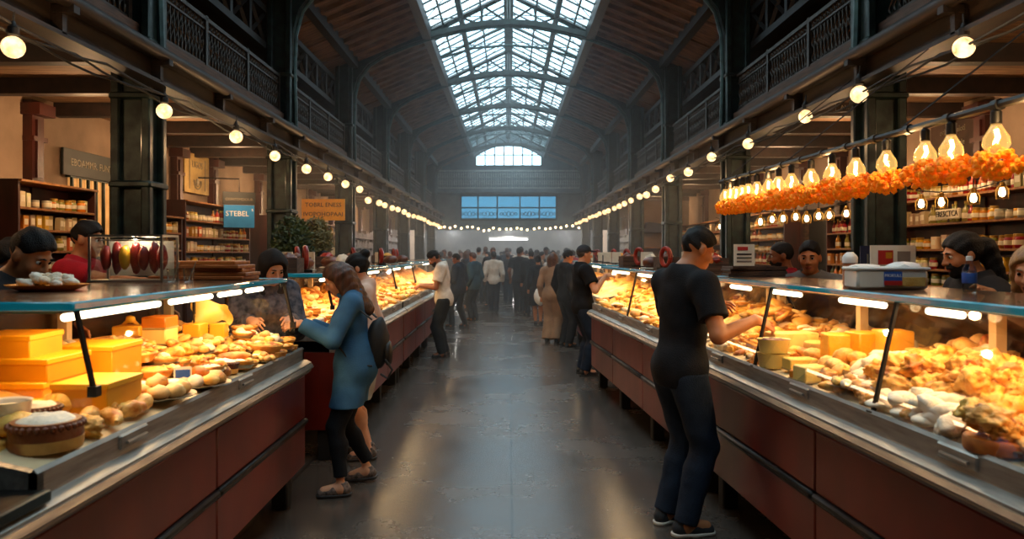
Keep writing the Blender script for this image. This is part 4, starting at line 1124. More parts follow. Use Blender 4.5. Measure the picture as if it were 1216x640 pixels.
for i, (x, Y) in enumerate(bx):
    f = (Y-2.2)/4.55; p = PA.lerp(PB,f)
    EB.put((p.x,p.y,p.z-.125), rnd.uniform(0,6), 'glowing filament bulb hanging from the iron pipe', 'filament bulbs on the iron pipe')
    mgs[i%3].put((p.x,p.y,p.z-.225), rnd.uniform(-.4,.4), 'bunch of orange marigolds hanging under a filament bulb', 'marigold bunches under the filament bulbs', scale=rnd.uniform(1.1,1.25))
    if i >= 5: mgs[(i+1)%3].put((p.x+.02,p.y-.13,p.z-.235), rnd.uniform(-.4,.4), 'bunch of orange marigolds hanging under a filament bulb', 'marigold bunches under the filament bulbs', scale=rnd.uniform(1.0,1.2))

# ================================================================ shelves and goods in the aisles
def goods():
    out = {}
    def G(kind, cat, mb, mats, sm=40):
        o = part(kind, mb, mats, smooth=sm); tag(o, 'x', cat); out.setdefault(kind, []).append(Proto(o))
    cols = dict(honey=mat('honey','#d9961f',.2,0,None,rand=.35,hue=.03,coat=.5), pale=mat('pickle','#d8c48a',.25,0,None,rand=.3,hue=.04,coat=.5), red=mat('preserve','#a5401c',.22,0,None,rand=.4,hue=.03,coat=.5), green=mat('olive','#8a8a3a',.25,0,None,rand=.3,hue=.04,coat=.5))
    lid = mat('lid','#c9a24a',.35,.6,None,rand=.4)
    lab = mat('label_paper','#eadfc4',.6,0,None,rand=.2)
    for k, m in cols.items():
        G('jar','jar', MB().lathe([(.038,0),(.043,.006),(.043,.09),(.034,.102)],12).lathe([(.036,.1),(.037,.103),(.037,.122),(.034,.124)],12,mi=1).lathe([(.0436,.03),(.0438,.031),(.0438,.07),(.0436,.071)],12,mi=2), [m,lid,lab])
    for k, m in (('honey',cols['honey']),('green',cols['green']),('red',cols['red'])):
        G('bottle','bottle', MB().lathe([(.03,0),(.034,.006),(.034,.1),(.026,.125),(.012,.145),(.012,.175)],12).lathe([(.014,.17),(.014,.192),(.012,.194)],10,mi=1).lathe([(.0343,.03),(.0346,.031),(.0346,.08),(.0343,.081)],12,mi=2), [m,lid,lab])
    for c in ('#e2cfa6','#c9872a','#b8a37a'):
        G('carton','box', MB().box((0,0,.07),(.085,.06,.14),bev=.003).box((0,-.031,.075),(.06,.002,.06),mi=1), [mat('carton_'+c[1:],c,.6,0,None,rand=.3,hue=.04), lab], 0)
    for c in ('#c07a1c','#b7b0a0'):
        G('tin','tin', MB().lathe([(.046,0),(.048,.003),(.048,.085),(.046,.088)],14).lathe([(.0483,.02),(.0485,.021),(.0485,.065),(.0483,.066)],14,mi=1), [mat('tin_'+c[1:],c,.35,.4,None,rand=.35,hue=.04), lab])
    return out
GD = goods()
SEEN = {}
WPX = lambda sx: sx*(XW-.02)
shelf_mat = mat('shelf_wood','#a06a30',.55,0,'#7c4c1e',6,stretch=(3,.5,3))
def shelf(sx, y0, y1, levels, top, label, group, kinds, depth=.3, scale=1.0, light=True, back='redwood', fill=.96):
    t = thing('shelf_unit', label, 'shelf', (sx*(XW-.11),(y0+y1)/2,0), PI/2*(-sx))      # local -y looks into the aisle
    w = y1-y0
    Fx = lambda d: d
    part('back_board', MB().box((0,.05,top/2),(w,.03,top)), M[back], t, smooth=0)
    for q in (-1,1): part('side_board', MB().box((q*(w/2-.015),-depth/2+.04,top/2),(.03,depth,top)), M[back], t, smooth=0)
    part('base_cabinet', MB().box((0,-depth/2+.03,.5),(w-.06,depth,1.0)), M['redwood'], t, smooth=0)
    for z in list(levels)+[top]:
        part('shelf_board', MB().box((0,-depth/2+.04,z-.012),(w-.01 if z == top else w-.06,depth+(.06 if z == top else 0),.024),bev=.003), shelf_mat, t)
    rr = random.Random(int(y0*100))
    for li, z in enumerate(levels):
        x = -w/2+.08; kk = rr.choice(kinds); run = 0
        while x < w/2-.08:
            if run <= 0: kk = rr.choice(kinds); var = rr.randrange(9); run = rr.randint(3,8); 
            run -= 1
            n = SEEN.get(kk,0)
            if n < 296 and rr.random() < fill:
                SEEN[kk] = n+1
                P = GD[kk][(var+(rr.random()<.2))%len(GD[kk])]
                s = scale*rr.uniform(.9,1.12); dy = -.16-rr.uniform(0,.07)
                wp = Matrix.Translation(t.location) @ Matrix.Rotation(t.rotation_euler.z,4,'Z') @ V(x,dy,z)
                P.put(wp, t.rotation_euler.z+rr.uniform(-.15,.15), '%s on the %s' % ({'jar':'glass jar of preserves','bottle':'small labelled bottle','carton':'small printed carton','tin':'round labelled tin'}[kk], group), '%ss on the %s' % (kk, group), scale=s)
            x += .1*scale*rr.uniform(.96,1.15)
    return t
shelf(-1, 7.25, 8.62, (1.24,1.44,1.64,1.85,2.06), 2.32, 'wooden shelf unit of yellow jars left of the barred window', 'shelf beside the barred window', ('jar','jar','tin','carton'))
shelf(-1, 9.75, 10.9, (1.24,1.44,1.66,1.9), 2.12, 'narrow shelf unit right of the barred window', 'narrow shelf right of the barred window', ('bottle','jar','carton'))
shelf(-1, 11.0, 13.75, (1.2,1.42,1.64,1.86,2.1), 2.38, 'long shelf unit below the embossed plaque', 'long shelf below the plaque', ('jar','bottle','tin','carton'))
shelf(-1, 14.7, 17.6, (1.2,1.42,1.64,1.86,2.08), 2.34, 'shelf unit behind the olive tree', 'shelf behind the olive tree', ('carton','bottle','jar'), fill=.8)
shelf(-1, 18.2, 22.5, (1.3,1.56,1.82,2.08), 2.34, 'distant left aisle shelf unit with a yellow sign before it', 'distant left aisle shelf', ('tin','carton','bottle'), scale=1.35, fill=.75)
shelf(1, 6.6, 9.75, (1.26,1.44,1.66,1.94,2.22), 2.5, 'long shelf unit of jars behind the ponytailed keeper', 'long shelf behind the ponytailed keeper', ('jar','jar','bottle','carton','tin'))
shelf(1, 10.0, 11.2, (1.24,1.46,1.68,1.9), 2.15, 'narrow shelf unit by the dark doorway', 'narrow shelf by the dark doorway', ('bottle','carton'), fill=.85)
shelf(1, 12.9, 16.2, (1.2,1.42,1.64,1.86,2.08), 2.34, 'shelf unit behind the red-shirted keeper', 'shelf behind the red-shirted keeper', ('jar','tin','bottle'), fill=.8)
shelf(1, 16.8, 21.0, (1.3,1.56,1.82,2.08), 2.34, 'distant right aisle shelf unit before the grey stall', 'distant right aisle shelf', ('carton','tin','jar'), scale=1.35, fill=.75)
for sx, nm in ((-1,'left'),(1,'right')):        # goods too far away to count
    mb = MB(); rr = random.Random(5)
    y = 23.0
    while y < 33.5:
        for z in (1.2,1.5,1.8,2.1):
            h = rr.uniform(.12,.24); mb.box((sx*4.8,y,z+h/2),(.2,rr.uniform(.08,.14),h))
        y += .16
    for z in (1.18,1.48,1.78,2.08): mb.box((sx*4.8,28.2,z),(.3,10.6,.03))
    mb.box((sx*4.8,28.2,.6),(.3,10.6,1.1))
    tag(part('packed_goods', mb, M['grey_goods'], smooth=0), 'packed goods on hazy shelves deep in the %s aisle' % nm, 'goods', None, 'stuff')

# window with bars, door opening, wall signs
w = MB()
for i in range(6): w.box((-XW+.03,8.72+i*.17,2.02),(.05,.03,.95))
w.box((-XW+.03,9.14,2.5),(.06,.96,.05)); w.box((-XW+.03,9.14,1.55),(.06,.96,.05))
win = struct('window_3', w, M['iron'], 'barred shop window with cream curtains', smooth=0)
cm = MB()
for i in range(24): cm.tube([(-XW+.012+.008*math.sin(i*1.7),8.72+i*.037,1.57),(-XW+.012+.008*math.sin(i*1.7+.4),8.72+i*.037,2.48)], .02, 5)
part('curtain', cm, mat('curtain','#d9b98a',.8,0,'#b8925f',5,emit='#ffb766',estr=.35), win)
def board(nm, label, cat, c, size, rotz, m, texts, edge=None):
    t = thing(nm, label, cat, c, rotz)
    part('panel', MB().box((0,0,0),(size[0],.03,size[1]),bev=.004), m, t, smooth=0)
    for (s, sz, zz, tm, xx) in texts:
        part('lettering', text_mb(s, sz, Matrix.Translation((xx,-.017,zz)) @ Matrix.Rotation(PI/2,4,'X')), M[tm], t, smooth=0)
    return t
board('fascia_sign', 'dark green shop fascia with worn lettering over the barred window', 'sign', (-XW+.06,9.25,2.64), (1.5,.3), PI/2, M['green_sign'], [('EBOAMMR. FUNTENBER',.115,0,'gold_letter',0)])
t = board('wall_plaque', 'ochre embossed plaque between dark red pilasters', 'plaque', (-XW+.06,12.15,2.86), (.95,.62), PI/2, M['plaque'], [('LIGOS',.15,.14,'gold_letter',0)])
pl = MB()
for r_ in (.1,.15): pl.tube([(r_*math.cos(a),-.02,-.1+r_*math.sin(a)*.9) for a in [PI+PI*i/12 for i in range(13)]], .012, 5)
for q in (-.3,.3): pl.box((q,-.018,0),(.02,.01,.5))
pl.box((0,-.018,-.12),(.08,.02,.09),bev=.02)
part('relief', pl, M['gold_letter'], t)
t = board('blue_sign', 'blue hanging shop sign with white letters under a dark header', 'sign', pix(284,257,12.3), (.47,.36), R(28), M['blue_sign'], [('STEBEL',.115,.04,'white',-.03),('s',.08,.11,'white',.2)])
part('header', MB().box((0,0,.29),(.5,.03,.2),bev=.004), M['dark_sign'], t, 'dark header strip with small grey letters', smooth=0)
part('lettering', text_mb('CONTEMDOUR', .06, Matrix.Translation((0,-.017,.27)) @ Matrix.Rotation(PI/2,4,'X')), M['gold_letter'], t, smooth=0)
part('bracket', MB().tube([(.0,0,.38),(.0,.0,.6),(-.6,.1,.6)],.012,6), M['black_iron'], t)
t = board('yellow_sign', 'yellow hanging sign with two lines of dark letters', 'sign', pix(384,249,14.0), (.78,.39), R(3), M['yellow_sign'], [('TOBRL ENESS',.108,.085,'ink',0),('IVOPOHOPAAI',.108,-.085,'ink',0)])
part('hanger', MB().tube([(-.3,0,.19),(-.3,0,.62)],.006,5).tube([(.3,0,.19),(.3,0,.62)],.006,5), M['black_iron'], t)
t = board('ceiling_sign', 'small dark sign with raised letters under the right gallery ceiling', 'sign', pix(1014,127,8.0), (.36,.1), R(-8), M['dark_beam'], [('Ahurzettuu',.06,-.005,'gold_letter',0)])
part('hanger', MB().tube([(-.12,0,.05),(0,0,.14),(.12,0,.05)],.005,5), M['black_iron'], t)
board('shelf_sign', 'small cream sign with block letters standing among jars on the right shelf', 'sign', V(4.55,7.95,2.02), (.42,.1), -PI/2, M['paper'], [('FRESCTCA',.085,0,'ink',0)])
board('wall_notice', 'small dark notice of pale writing high on the right wall', 'notice', V(XW-.04,8.55,2.83), (.9,.5), -PI/2, M['dark_wall'], [('aelmer veloti',.09,.15,'gold_letter',0),('sartene ohle',.09,.0,'gold_letter',0),('mercuda tun',.09,-.15,'gold_letter',0)])
dr = MB().box((XW-.03,12.05,1.15),(.04,1.2,2.3))
d_ = struct('door_1', dr, M['rubber'], 'doorway filled by a black panel in the right aisle wall', smooth=0)  # solid black panel paints the darkness inside the opening
part('frame', MB().box((XW-.06,11.4,1.18),(.1,.1,2.36)).box((XW-.06,12.7,1.18),(.1,.1,2.36)).box((XW-.06,12.05,2.36),(.1,1.4,.1)), M['old_wood'], d_, smooth=0)
for k, (y, c) in enumerate(((22.0,'#b9b5ac'),(24.5,'#a9a8a4'))):
    pass
t = thing('grey_kiosk', 'pale panelled kiosk with a small blue awning deep in the right aisle', 'kiosk', (4.0,20.5,0))
part('wall', MB().box((0,0,1.5),(1.6,.1,3.0)), M['plaster'], t, smooth=0); part('awning', MB().prism([(-.5,2.15),(.35,2.15),(.35,2.32),(-.35,2.42)],-.5,-.06), M['navy'], t, smooth=0)
part('shelf', MB().box((-.1,-.25,1.75),(1.1,.4,.04)).box((-.1,-.25,1.4),(1.1,.4,.04)), shelf_mat, t, smooth=0)

# potted olive trees behind the left counters
def olive(loc, label, h, r, mt, seed):
    t = thing('potted_olive_tree', label, 'potted tree', loc); r2 = random.Random(seed)
    part('pot', MB().lathe([(.14,0),(.19,.02),(.22,.4),(.24,.42),(.24,.46),(.2,.46)],18), M['terracotta'], t)
    tk = MB().tube([(0,0,.4),(.02,.01,.9),(-.02,0,h-.35)], [.03,.025,.018], 7)
    for k in range(7):
        a = r2.uniform(0,6.28); tk.tube([(0,0,h-.6+.06*k),(.5*r*math.cos(a),.5*r*math.sin(a),h-.35+.06*k),(r*math.cos(a)*.8,r*math.sin(a)*.8,h-.2+.04*k)], [.012,.008,.004], 5)
    part('trunk', tk, M['bark'], t)
    lf = MB()
    for k in range(2600):
        u = r2.uniform(-1,1); a = r2.uniform(0,6.28); q = math.sqrt(1-u*u); rr = r2.random()**.45
        c = V(r*q*math.cos(a)*rr, r*q*math.sin(a)*rr, h-.28+.36*u*rr)
        dd = V(r2.uniform(-1,1),r2.uniform(-1,1),r2.uniform(-.6,1)).normalized(); s = dd.orthogonal().normalized()*.015; l = dd*.065
        lf.add([c,c+l*.5+s,c+l,c+l*.5-s],[(0,1,2,3)])
    part('foliage', lf, mt, t, smooth=0)
olive((-2.75,9.75,0), 'dark leafy olive tree in pot by the second column', 2.0, .25, M['leaf'], 1)
olive((-2.62,10.5,0), 'paler dry olive tree in pot behind the dark one', 2.02, .2, M['leaf_dry'], 2)
# ================================================================ food
def fluted(r, h, n=48, fl=.05, lobes=20):
    vs = []; fs = []
    prof = [(.82,0),(1,h),(.96,h+.006),(.88,h)]
    for (q,z) in prof:
        for k in range(n):
            a = 2*PI*k/n; rr = r*q*(1+(fl*.5*math.sin(lobes*a) if z > 0 and q > .9 else 0)); vs.append((rr*math.cos(a),rr*math.sin(a),z))
    for i in range(len(prof)-1):
        for k in range(n): k2 = (k+1)%n; fs.append((i*n+k,i*n+k2,(i+1)*n+k2,(i+1)*n+k))
    fs.append(tuple(range(n-1,-1,-1)))
    return MB().add(vs,fs)
def bumpy_disc(r, z, h, amp, seed, rings=7, n=28):
    mb = MB(); vs = [(0,0,z+h)]; fs = []
    for i in range(1,rings+1):
        q = i/rings
        for k in range(n):
            a = 2*PI*k/n; x, y = r*q*math.cos(a), r*q*math.sin(a)
            vs.append((x,y,z+h*(1-q**3)+amp*noise.noise(V(x*55+seed,y*55,seed))*(1-q**6)))
    for k in range(n): fs.append((0,1+k,1+(k+1)%n))
    for i in range(rings-1):
        for k in range(n): a0 = 1+i*n; fs.append((a0+k,a0+(k+1)%n,a0+n+(k+1)%n,a0+n+k))
    return mb.add(vs,fs)
FD = {}
def reg(key, o): FD.setdefault(key, []).append(Proto(o)); return o
def pie(key, r, h, top, amp, seed, dish=None):
    t = thing('pie', 'x', 'pie')
    part('crust', fluted(r,h), M['crust'], t); part('filling', bumpy_disc(r*.9,h-.012,.018,amp,seed), top, t, smooth=180)
    if dish: part('tin', MB().lathe([(r*.8,-.0),(r*1.02,h*.55),(r*1.06,h*.58)],28), M['tin'], t)
    return reg(key, t)
pie('pie', .085,.035, M['golden'], .016, 1); pie('pie', .08,.04, M['pale_bake'], .02, 2, True); pie('pie', .09,.03, M['fried'], .02, 3); pie('pie', .075,.035, M['powder'], .012, 4, True)
def one(key, nm, cat, mb, mt, sm=180):
    o = part(nm, mb, mt, smooth=sm); tag(o, 'x', cat); return reg(key, o)
for s in range(3): one('bun','bun','bread', MB().ico((0,0,.03),(.055,.05,.036),3,.16,1.3,s*3.1), (M['golden'],M['crust'],M['pale_bake'])[s])
for s in range(4): one('nugget','fried_piece','fried food', MB().ico((0,0,.026),(.05,.036,.03),4,.42,1.9,s*5.3+1), (M['fried'],M['golden'],M['fried'],M['crust'])[s])
for s in range(2): one('powder','powdered_pastry','pastry', MB().ico((0,0,.024),(.055,.034,.027),3,.2,1.6,s*2.3+9), M['powder'])
for s in range(2): one('dark','dark_roll','bread', MB().ico((0,0,.03),(.05,.042,.034),3,.2,1.7,s*4.1), M['darkbake'])
def croissant(seed):
    mb = MB(); n = 15; pts = []; rs = []
    for i in range(n):
        a = -1.15+2.3*i/(n-1); u = 1-abs(2*i/(n-1)-1)
        pts.append((.065*math.sin(a)*1.1,.06*math.cos(a)-.045,.026+.006*u)); rs.append((.007+.021*u**.8)*(1+.13*(1 if i%3==0 else -.3)))
    return mb.tube(pts, rs, 10)
one('croissant','croissant','pastry', croissant(1), M['golden'], 60); one('croissant','croissant','pastry', croissant(2), M['crust'], 60)
one('roll','long_roll','bread', MB().ico((0,0,.026),(.105,.034,.03),3,.1,1.2,3), M['crust']); one('roll','long_roll','bread', MB().ico((0,0,.024),(.09,.03,.027),3,.1,1.2,8), M['pale_bake'])
one('cookie','cookie','cookie', MB().ico((0,0,.012),(.045,.042,.014),2,.2,2,4), M['crust']); one('cookie','cookie','cookie', MB().ico((0,0,.012),(.04,.042,.015),2,.2,2,6), M['pale_bake'])
def cake(r, h, side, top):
    t = thing('tart', 'x', 'tart')
    part('base', MB().lathe([(r*.97,0),(r,.006),(r,h*.35),(r*1.01,h*.4)],32), M['crust'], t)
    b = MB().lathe([(r*.99,h*.3),(r*.99,h*.82),(r*.93,h)],32)
    for k in range(30): a = 2*PI*k/30; b.ico((r*.97*math.cos(a),r*.97*math.sin(a),h*.84),r*.11,1)
    part('cream_rim', b, side, t); part('topping', bumpy_disc(r*.86,h-.004,.014,.008,r*50), top, t, smooth=180)
    return t
reg('tart', cake(.06,.05,M['darkbake'],M['powder'])); reg('tart', cake(.06,.045,M['crust'],M['jam']))
def wheel(r, h, m, cut=None):
    t = thing('round_cheese', 'x', 'cheese')
    part('rind', MB().lathe([(r*.94,0),(r,.01),(r,h-.01),(r*.94,h)],32), M['rind'], t); part('face', MB().lathe([(r*.93,h-.003),(r*.93,h+.002)],32), m, t)
    return t
reg('wheel', wheel(.07,.05,M['cheese_pale'])); reg('wheel', wheel(.06,.07,M['cheese']))
def wedge():
    mb = MB().prism([(0,0),(.13,-.05),(.14,0),(.13,.05)],0,.06,'z'); return mb
one('wedge','cheese_wedge','cheese', wedge(), M['cheese'], 0); one('wedge','cheese_wedge','cheese', wedge(), M['cheese_pale'], 0)
def plated(seed):
    t = thing('plate_of_pastries', 'x', 'plate')
    part('plate', MB().lathe([(.05,0),(.06,.004),(.1,.012),(.104,.016),(.06,.01)],28), M['tin'], t)
    r2 = random.Random(seed)
    for k in range(9):
        a = k*2*PI/8; rr = .06 if k < 8 else 0
        part('pastry', MB().ico((rr*math.cos(a),rr*math.sin(a),.03+(.022 if k == 8 else 0)),(.032,.028,.022),2,.25,2,k+seed), M[r2.choice(('golden','powder','pale_bake'))], t, smooth=180)
    return t
reg('plate', plated(3)); reg('plate', plated(8))

PLACED = {}
DESC = {'pie':'round fluted pie','bun':'golden bun','nugget':'crisp fried piece','powder':'powdered pastry','dark':'dark baked roll','croissant':'golden croissant','roll':'long bread roll','cookie':'flat cookie','tart':'small round tart',
        'wheel':'small cheese wheel','wedge':'wedge of yellow cheese','plate':'small plate of pastries'}
NF = {}
def put_food(key, p, scale=1.0, rz=None, where='', tilt=.25, label=None, group=None):
    n = NF.get(key,0)
    if n >= 298: return None
    NF[key] = n+1
    P = FD[key][rnd.randrange(len(FD[key]))]
    rot = (rnd.uniform(-tilt,tilt), rnd.uniform(-tilt,tilt), rnd.uniform(0,6.28) if rz is None else rz)
    return P.put(p, label=label or '%s on the %s' % (DESC[key], where), group=group or '%s on the %s' % (DESC[key]+'s', where), rot=rot, scale=scale)
def fill(ck, x0, x1, y0, y1, mix, step, where, sc=(.8,1.2), layers=1, heap=0.0, avoid=(), seed=1, lift=0.0):
    r2 = random.Random(seed); keys = [k for k,w in mix for _ in range(w)]
    for ly in range(layers):
        y = y0
        while y < y1:
            x = x0+r2.uniform(0,step)
            while x < x1:
                px, py = x+r2.uniform(-.3,.3)*step, y+r2.uniform(-.3,.3)*step
                hz_ = heap*max(0,noise.noise(V(px*2.2+seed,py*3,seed)))+lift
                if ly == 0 or hz_ > .03*ly:
                    k = keys[int(abs(noise.noise(V(px*1.7+9*seed,py*2.6,3.3*seed)))*2.6*len(keys)+r2.uniform(0,1.6)) % len(keys)]
                    if not any((px-ax)**2+(py-ay)**2 < ar*ar for ax,ay,ar in avoid):
                        big = {'pie':1,'plate':1,'tart':1,'wheel':1}.get(k,0)
                        put_food(k, deck_pt(ck,px,py,.002+ly*.035+(.0 if ly else 0)), r2.uniform(*sc)*(1.0 if not big else r2.uniform(.9,1.15)), where=where, tilt=.08 if big else .35)
                x += step
            y += step*.85
# --- heaps under the food so nothing hangs in the air
def mound(ck, x0, x1, y0, y1, amp, m, label, seed, nx=60, ny=24, fine=.012, name='crumb_bed'):
    o, rot = COUNTERS[ck]; vs = []; fs = []
    for i in range(nx+1):
        for j in range(ny+1):
            x = x0+(x1-x0)*i/nx; y = y0+(y1-y0)*j/ny
            e = min(i,nx-i,2)/2*min(j,ny-j,2)/2
            h = (fine*(.15+.85*min(1,max(0,(y-.12)/.2)))*(1+noise.noise(V(x*38,y*38,seed))+.6*noise.noise(V(x*80,y*80,2))))*e+(e-1)*.01
            p = deck_pt(ck,x,y,h-.008); vs.append(p)
    for i in range(nx):
        for j in range(ny): a = i*(ny+1)+j; fs.append((a,a+1,a+ny+2,a+ny+1))
    return tag(part(name, MB().add(vs,fs), m, smooth=180), label, 'food', None, 'stuff')

def local(ck, p):
    o, rot = COUNTERS[ck]; return Matrix.Rotation(-rot,4,'Z') @ (Vector((p.x,p.y,0))-o)
def at(ck, px, py): return on_deck(ck, px, py)
AV = []
def keep(ck, p, r): q = local(ck,p); AV.append((q.x,q.y,r))

# left counter: stack of yellow boxes, blocks of cheese
def ybox(label, loc, size, rz=0.0, lid=True, m='yellow_card'):
    t = thing('yellow_box', label, 'box', loc, rz)
    part('carton', MB().box((0,0,size[2]/2),size,bev=.004), M[m+'_side'] if m == 'yellow_card' else M[m], t)
    if lid: part('lid', MB().box((0,0,size[2]-.006),(size[0]+.008,size[1]+.008,.022),bev=.003), M[m], t)
    return t
base = at('L1', 117, 490); keep('L1', base, .24)
z0 = base.z+.006
ybox('wide yellow box with overhanging lid in front of the stacked yellow boxes', (base.x,base.y,z0), (.2,.26,.115), .0)
ybox('low flat yellow box at the foot of the yellow stack', (base.x-.19,base.y-.16,z0), (.22,.2,.05), .1)
b1 = V(base.x-.33,base.y+.12,z0)
ybox('yellow box at the bottom of the stack under the taller boxes', (b1.x,b1.y,z0), (.26,.3,.1), .05)
ybox('yellow box in the middle of the stack with paper on top', (b1.x+.02,b1.y+.02,z0+.1), (.25,.28,.085), -.03)
ybox('topmost yellow box of the left stack', (b1.x-.06,b1.y+.02,z0+.185), (.22,.24,.085), .06)
ybox('pale yellow box behind the middle of the stack', (b1.x+.08,b1.y+.36,z0), (.24,.26,.19), .0)
ybox('small yellow box at the outer end of the stack', (b1.x-.05,b1.y-.3,z0), (.14,.18,.12), .1)
ybox('small yellow carton wedged at the near end of the stack', (b1.x+.1,b1.y-.34,z0), (.1,.12,.08), -.2, False)
for q in ((b1.x,b1.y),(b1.x+.08,b1.y+.36),(b1.x,b1.y-.3),(base.x-.19,base.y-.16)): keep('L1', V(q[0],q[1],0), .23)
o = part('paper_sheet', MB().add([(b1.x-.05,b1.y-.06,z0+.1865),(b1.x+.1,b1.y-.08,z0+.1865),(b1.x+.12,b1.y+.1,z0+.1875),(b1.x-.0,b1.y+.1,z0+.1865)],[(0,1,2,3)]), M['paper'], smooth=0)
tag(o, 'white paper lying on the middle yellow box', 'paper')
def block(label, loc, size, m, rz=0.0, nm='cheese_block'):
    t = thing(nm, label, 'cheese', loc, rz)
    part('block', MB().box((0,0,size[2]/2),size,bev=.006), M[m], t)
    part('rind', MB().box((0,0,.004),(size[0]+.003,size[1]+.003,.008)), M['rind'], t, smooth=0)
    return t
for (px,py,sz,m,lab,dz) in ((190,413,(.13,.16,.08),'cheese_pale','pale cheese block under the orange one',0),(190,413,(.13,.16,.065),'cheese_orange','orange cheese block on top of the pale one',.081),(155,408,(.14,.14,.1),'cheese','yellow cheese block in knotted wrap beside the orange one',0),
        (232,410,(.1,.13,.08),'cheese','yellow cheese block with a knife before the paper sheet',0),(260,408,(.09,.1,.09),'cheese','yellow cheese block right under the white paper sheet',0),(318,376,(.1,.12,.06),'yellow_card','yellow cheese slab near the end glass of the left counter',.0)):
    p = at('L1',px,py); keep('L1',p,.11)
    block(lab, (p.x,p.y,p.z+dz+.005), sz, m if m != 'yellow_card' else 'cheese', .1*(px%3-1))
p = at('L1',155,408)
kn = MB().tube([(p.x-.05,p.y,p.z+.1),(p.x,p.y,p.z+.14),(p.x+.05,p.y,p.z+.1)],[.006,.018,.006],8).ico((p.x,p.y,p.z+.135),(.028,.022,.02),2,.3,2,1)
tag(part('cheesecloth_knot', kn, M['cheese'], smooth=180), 'knotted yellow wrap on top of a cheese block', 'wrap')
p = at('L1',250,410); vs = []; fs = []
for i in range(9):
    for j in range(7):
        u, v = i/8-.5, j/6
        vs.append((p.x+.22*u+.02*math.sin(5*v), p.y+.05+.06*math.sin(6*u+1)+.03*v, p.z+.095+.14*v*(1-.5*abs(u+.25))+.012*math.sin(9*u+4*v)))
for i in range(8):
    for j in range(6): a = i*7+j; fs.append((a,a+1,a+8,a+7))
tag(part('wrapping_paper', MB().add(vs,fs), M['cheese_pale'], smooth=180), 'crumpled pale wrapping sheet standing up among the cheeses', 'paper')
tag(part('knife', MB().box((p.x-.06,p.y-.09,p.z+.09),(.004,.02,.16)).box((p.x-.06,p.y-.09,p.z+.2),(.014,.024,.09),bev=.004), M['dark_steel'], smooth=0), 'dark knife stuck upright beside the yellow cheese block', 'knife')
def special(ck, key, px, py, s, label, r=.1, i=0, dz=0):
    p = at(ck,px,py); p.z += .004+dz; keep(ck,p,r)
    P = FD[key][i % len(FD[key])]; NF[key] = NF.get(key,0)+1
    return P.put(p, rnd.uniform(0,6), label, key+' '+label, scale=s)
special('L1','tart',55,533,1.75,'big brown tart with white icing at the near corner of the left tray',.14,0)
special('L1','tart',44,505,1.25,'sugar-topped tart behind the big brown one',.1,0)
special('L1','pie',139,419,1.45,'large deep pie beside the blue card',.13,1); special('L1','pie',155,437,1.3,'shallow pie in front of the large deep pie',.12,2)
special('L1','plate',187,476,1.45,'wide plate of pale pastries at the front edge of the left tray',.17,0); special('L1','plate',246,462,1.3,'round plate of pastries right of the blue price card',.14,1)
special('L1','pie',292,392,1.3,'golden pie near the end glass in the left counter',.12,0); special('L1','pie',333,420,1.1,'pale pie in tin near the hands of the woman in denim',.1,1)
for (px,py,k,lab) in ((72,492,'bun','round bun behind the row of croissants at the near rim'),(90,494,'croissant','croissant farthest from the rim of the near left tray'),(165,490,'croissant','croissant closest to the pale plate on the left tray'),(135,486,'bun','pale bun between the box lid and the croissants'),(20,520,'bun','yellow bun beside the white tub'),(100,508,'croissant','first big croissant beside the brown tart'),(128,500,'nugget','large crisp pastry in the row beside the brown tart'),(118,522,'nugget','flat golden pastry along the near rim of the left tray'),(152,498,'croissant','last golden croissant toward the price cards'),(140,512,'croissant','second big croissant on the near rim')):
    special('L1',k,px,py,1.15,lab,.08)
p = at('L1',8,512); t = thing('white_tub', 'white plastic tub at the near end of the left tray', 'tub', (p.x,p.y,p.z+.002))
part('tub', MB().lathe([(.05,0),(.06,.004),(.07,.09),(.074,.095),(.066,.09),(.055,.02)],24), M['white'], t); part('contents', MB().lathe([(.062,.07),(.05,.078),(.01,.082)],20), M['paper'], t); keep('L1',p,.1)
def card(ck, px, py, label):
    p = at(ck,px,py); t = thing('price_card', label, 'price card', (p.x,p.y,p.z+.004), R(20 if ck[0]=='L' else -20))
    part('card', MB().box((0,0,.05),(.075,.004,.09)), M['paper'], t, smooth=0); part('blue_field', MB().box((0,-.004,.065),(.06,.004,.035)), M['blue_card'], t, smooth=0)
    part('foot', MB().box((0,.015,.004),(.06,.05,.008)), M['white'], t, smooth=0)
card('L1',217,462,'white price card with blue field standing at the front of the left tray'); card('L1',108,440,'blue price card behind the slanted glass bar on the left')
WL = 'left cheese counter'
mound('L1',1.2,3.88,.12,.86,.05,M['golden'],'golden crumbs and slices bedding the cheeses of the left counter',2.0, fine=.008)
fill('L1',1.25,3.88,.15,.84,(('pie',4),('powder',2),('bun',3),('plate',2),('nugget',3),('cookie',2),('wheel',1),('tart',1),('roll',1),('croissant',1),('wedge',1)),.108,WL,sc=(.7,1.05),layers=2,heap=.12,avoid=AV,seed=3)

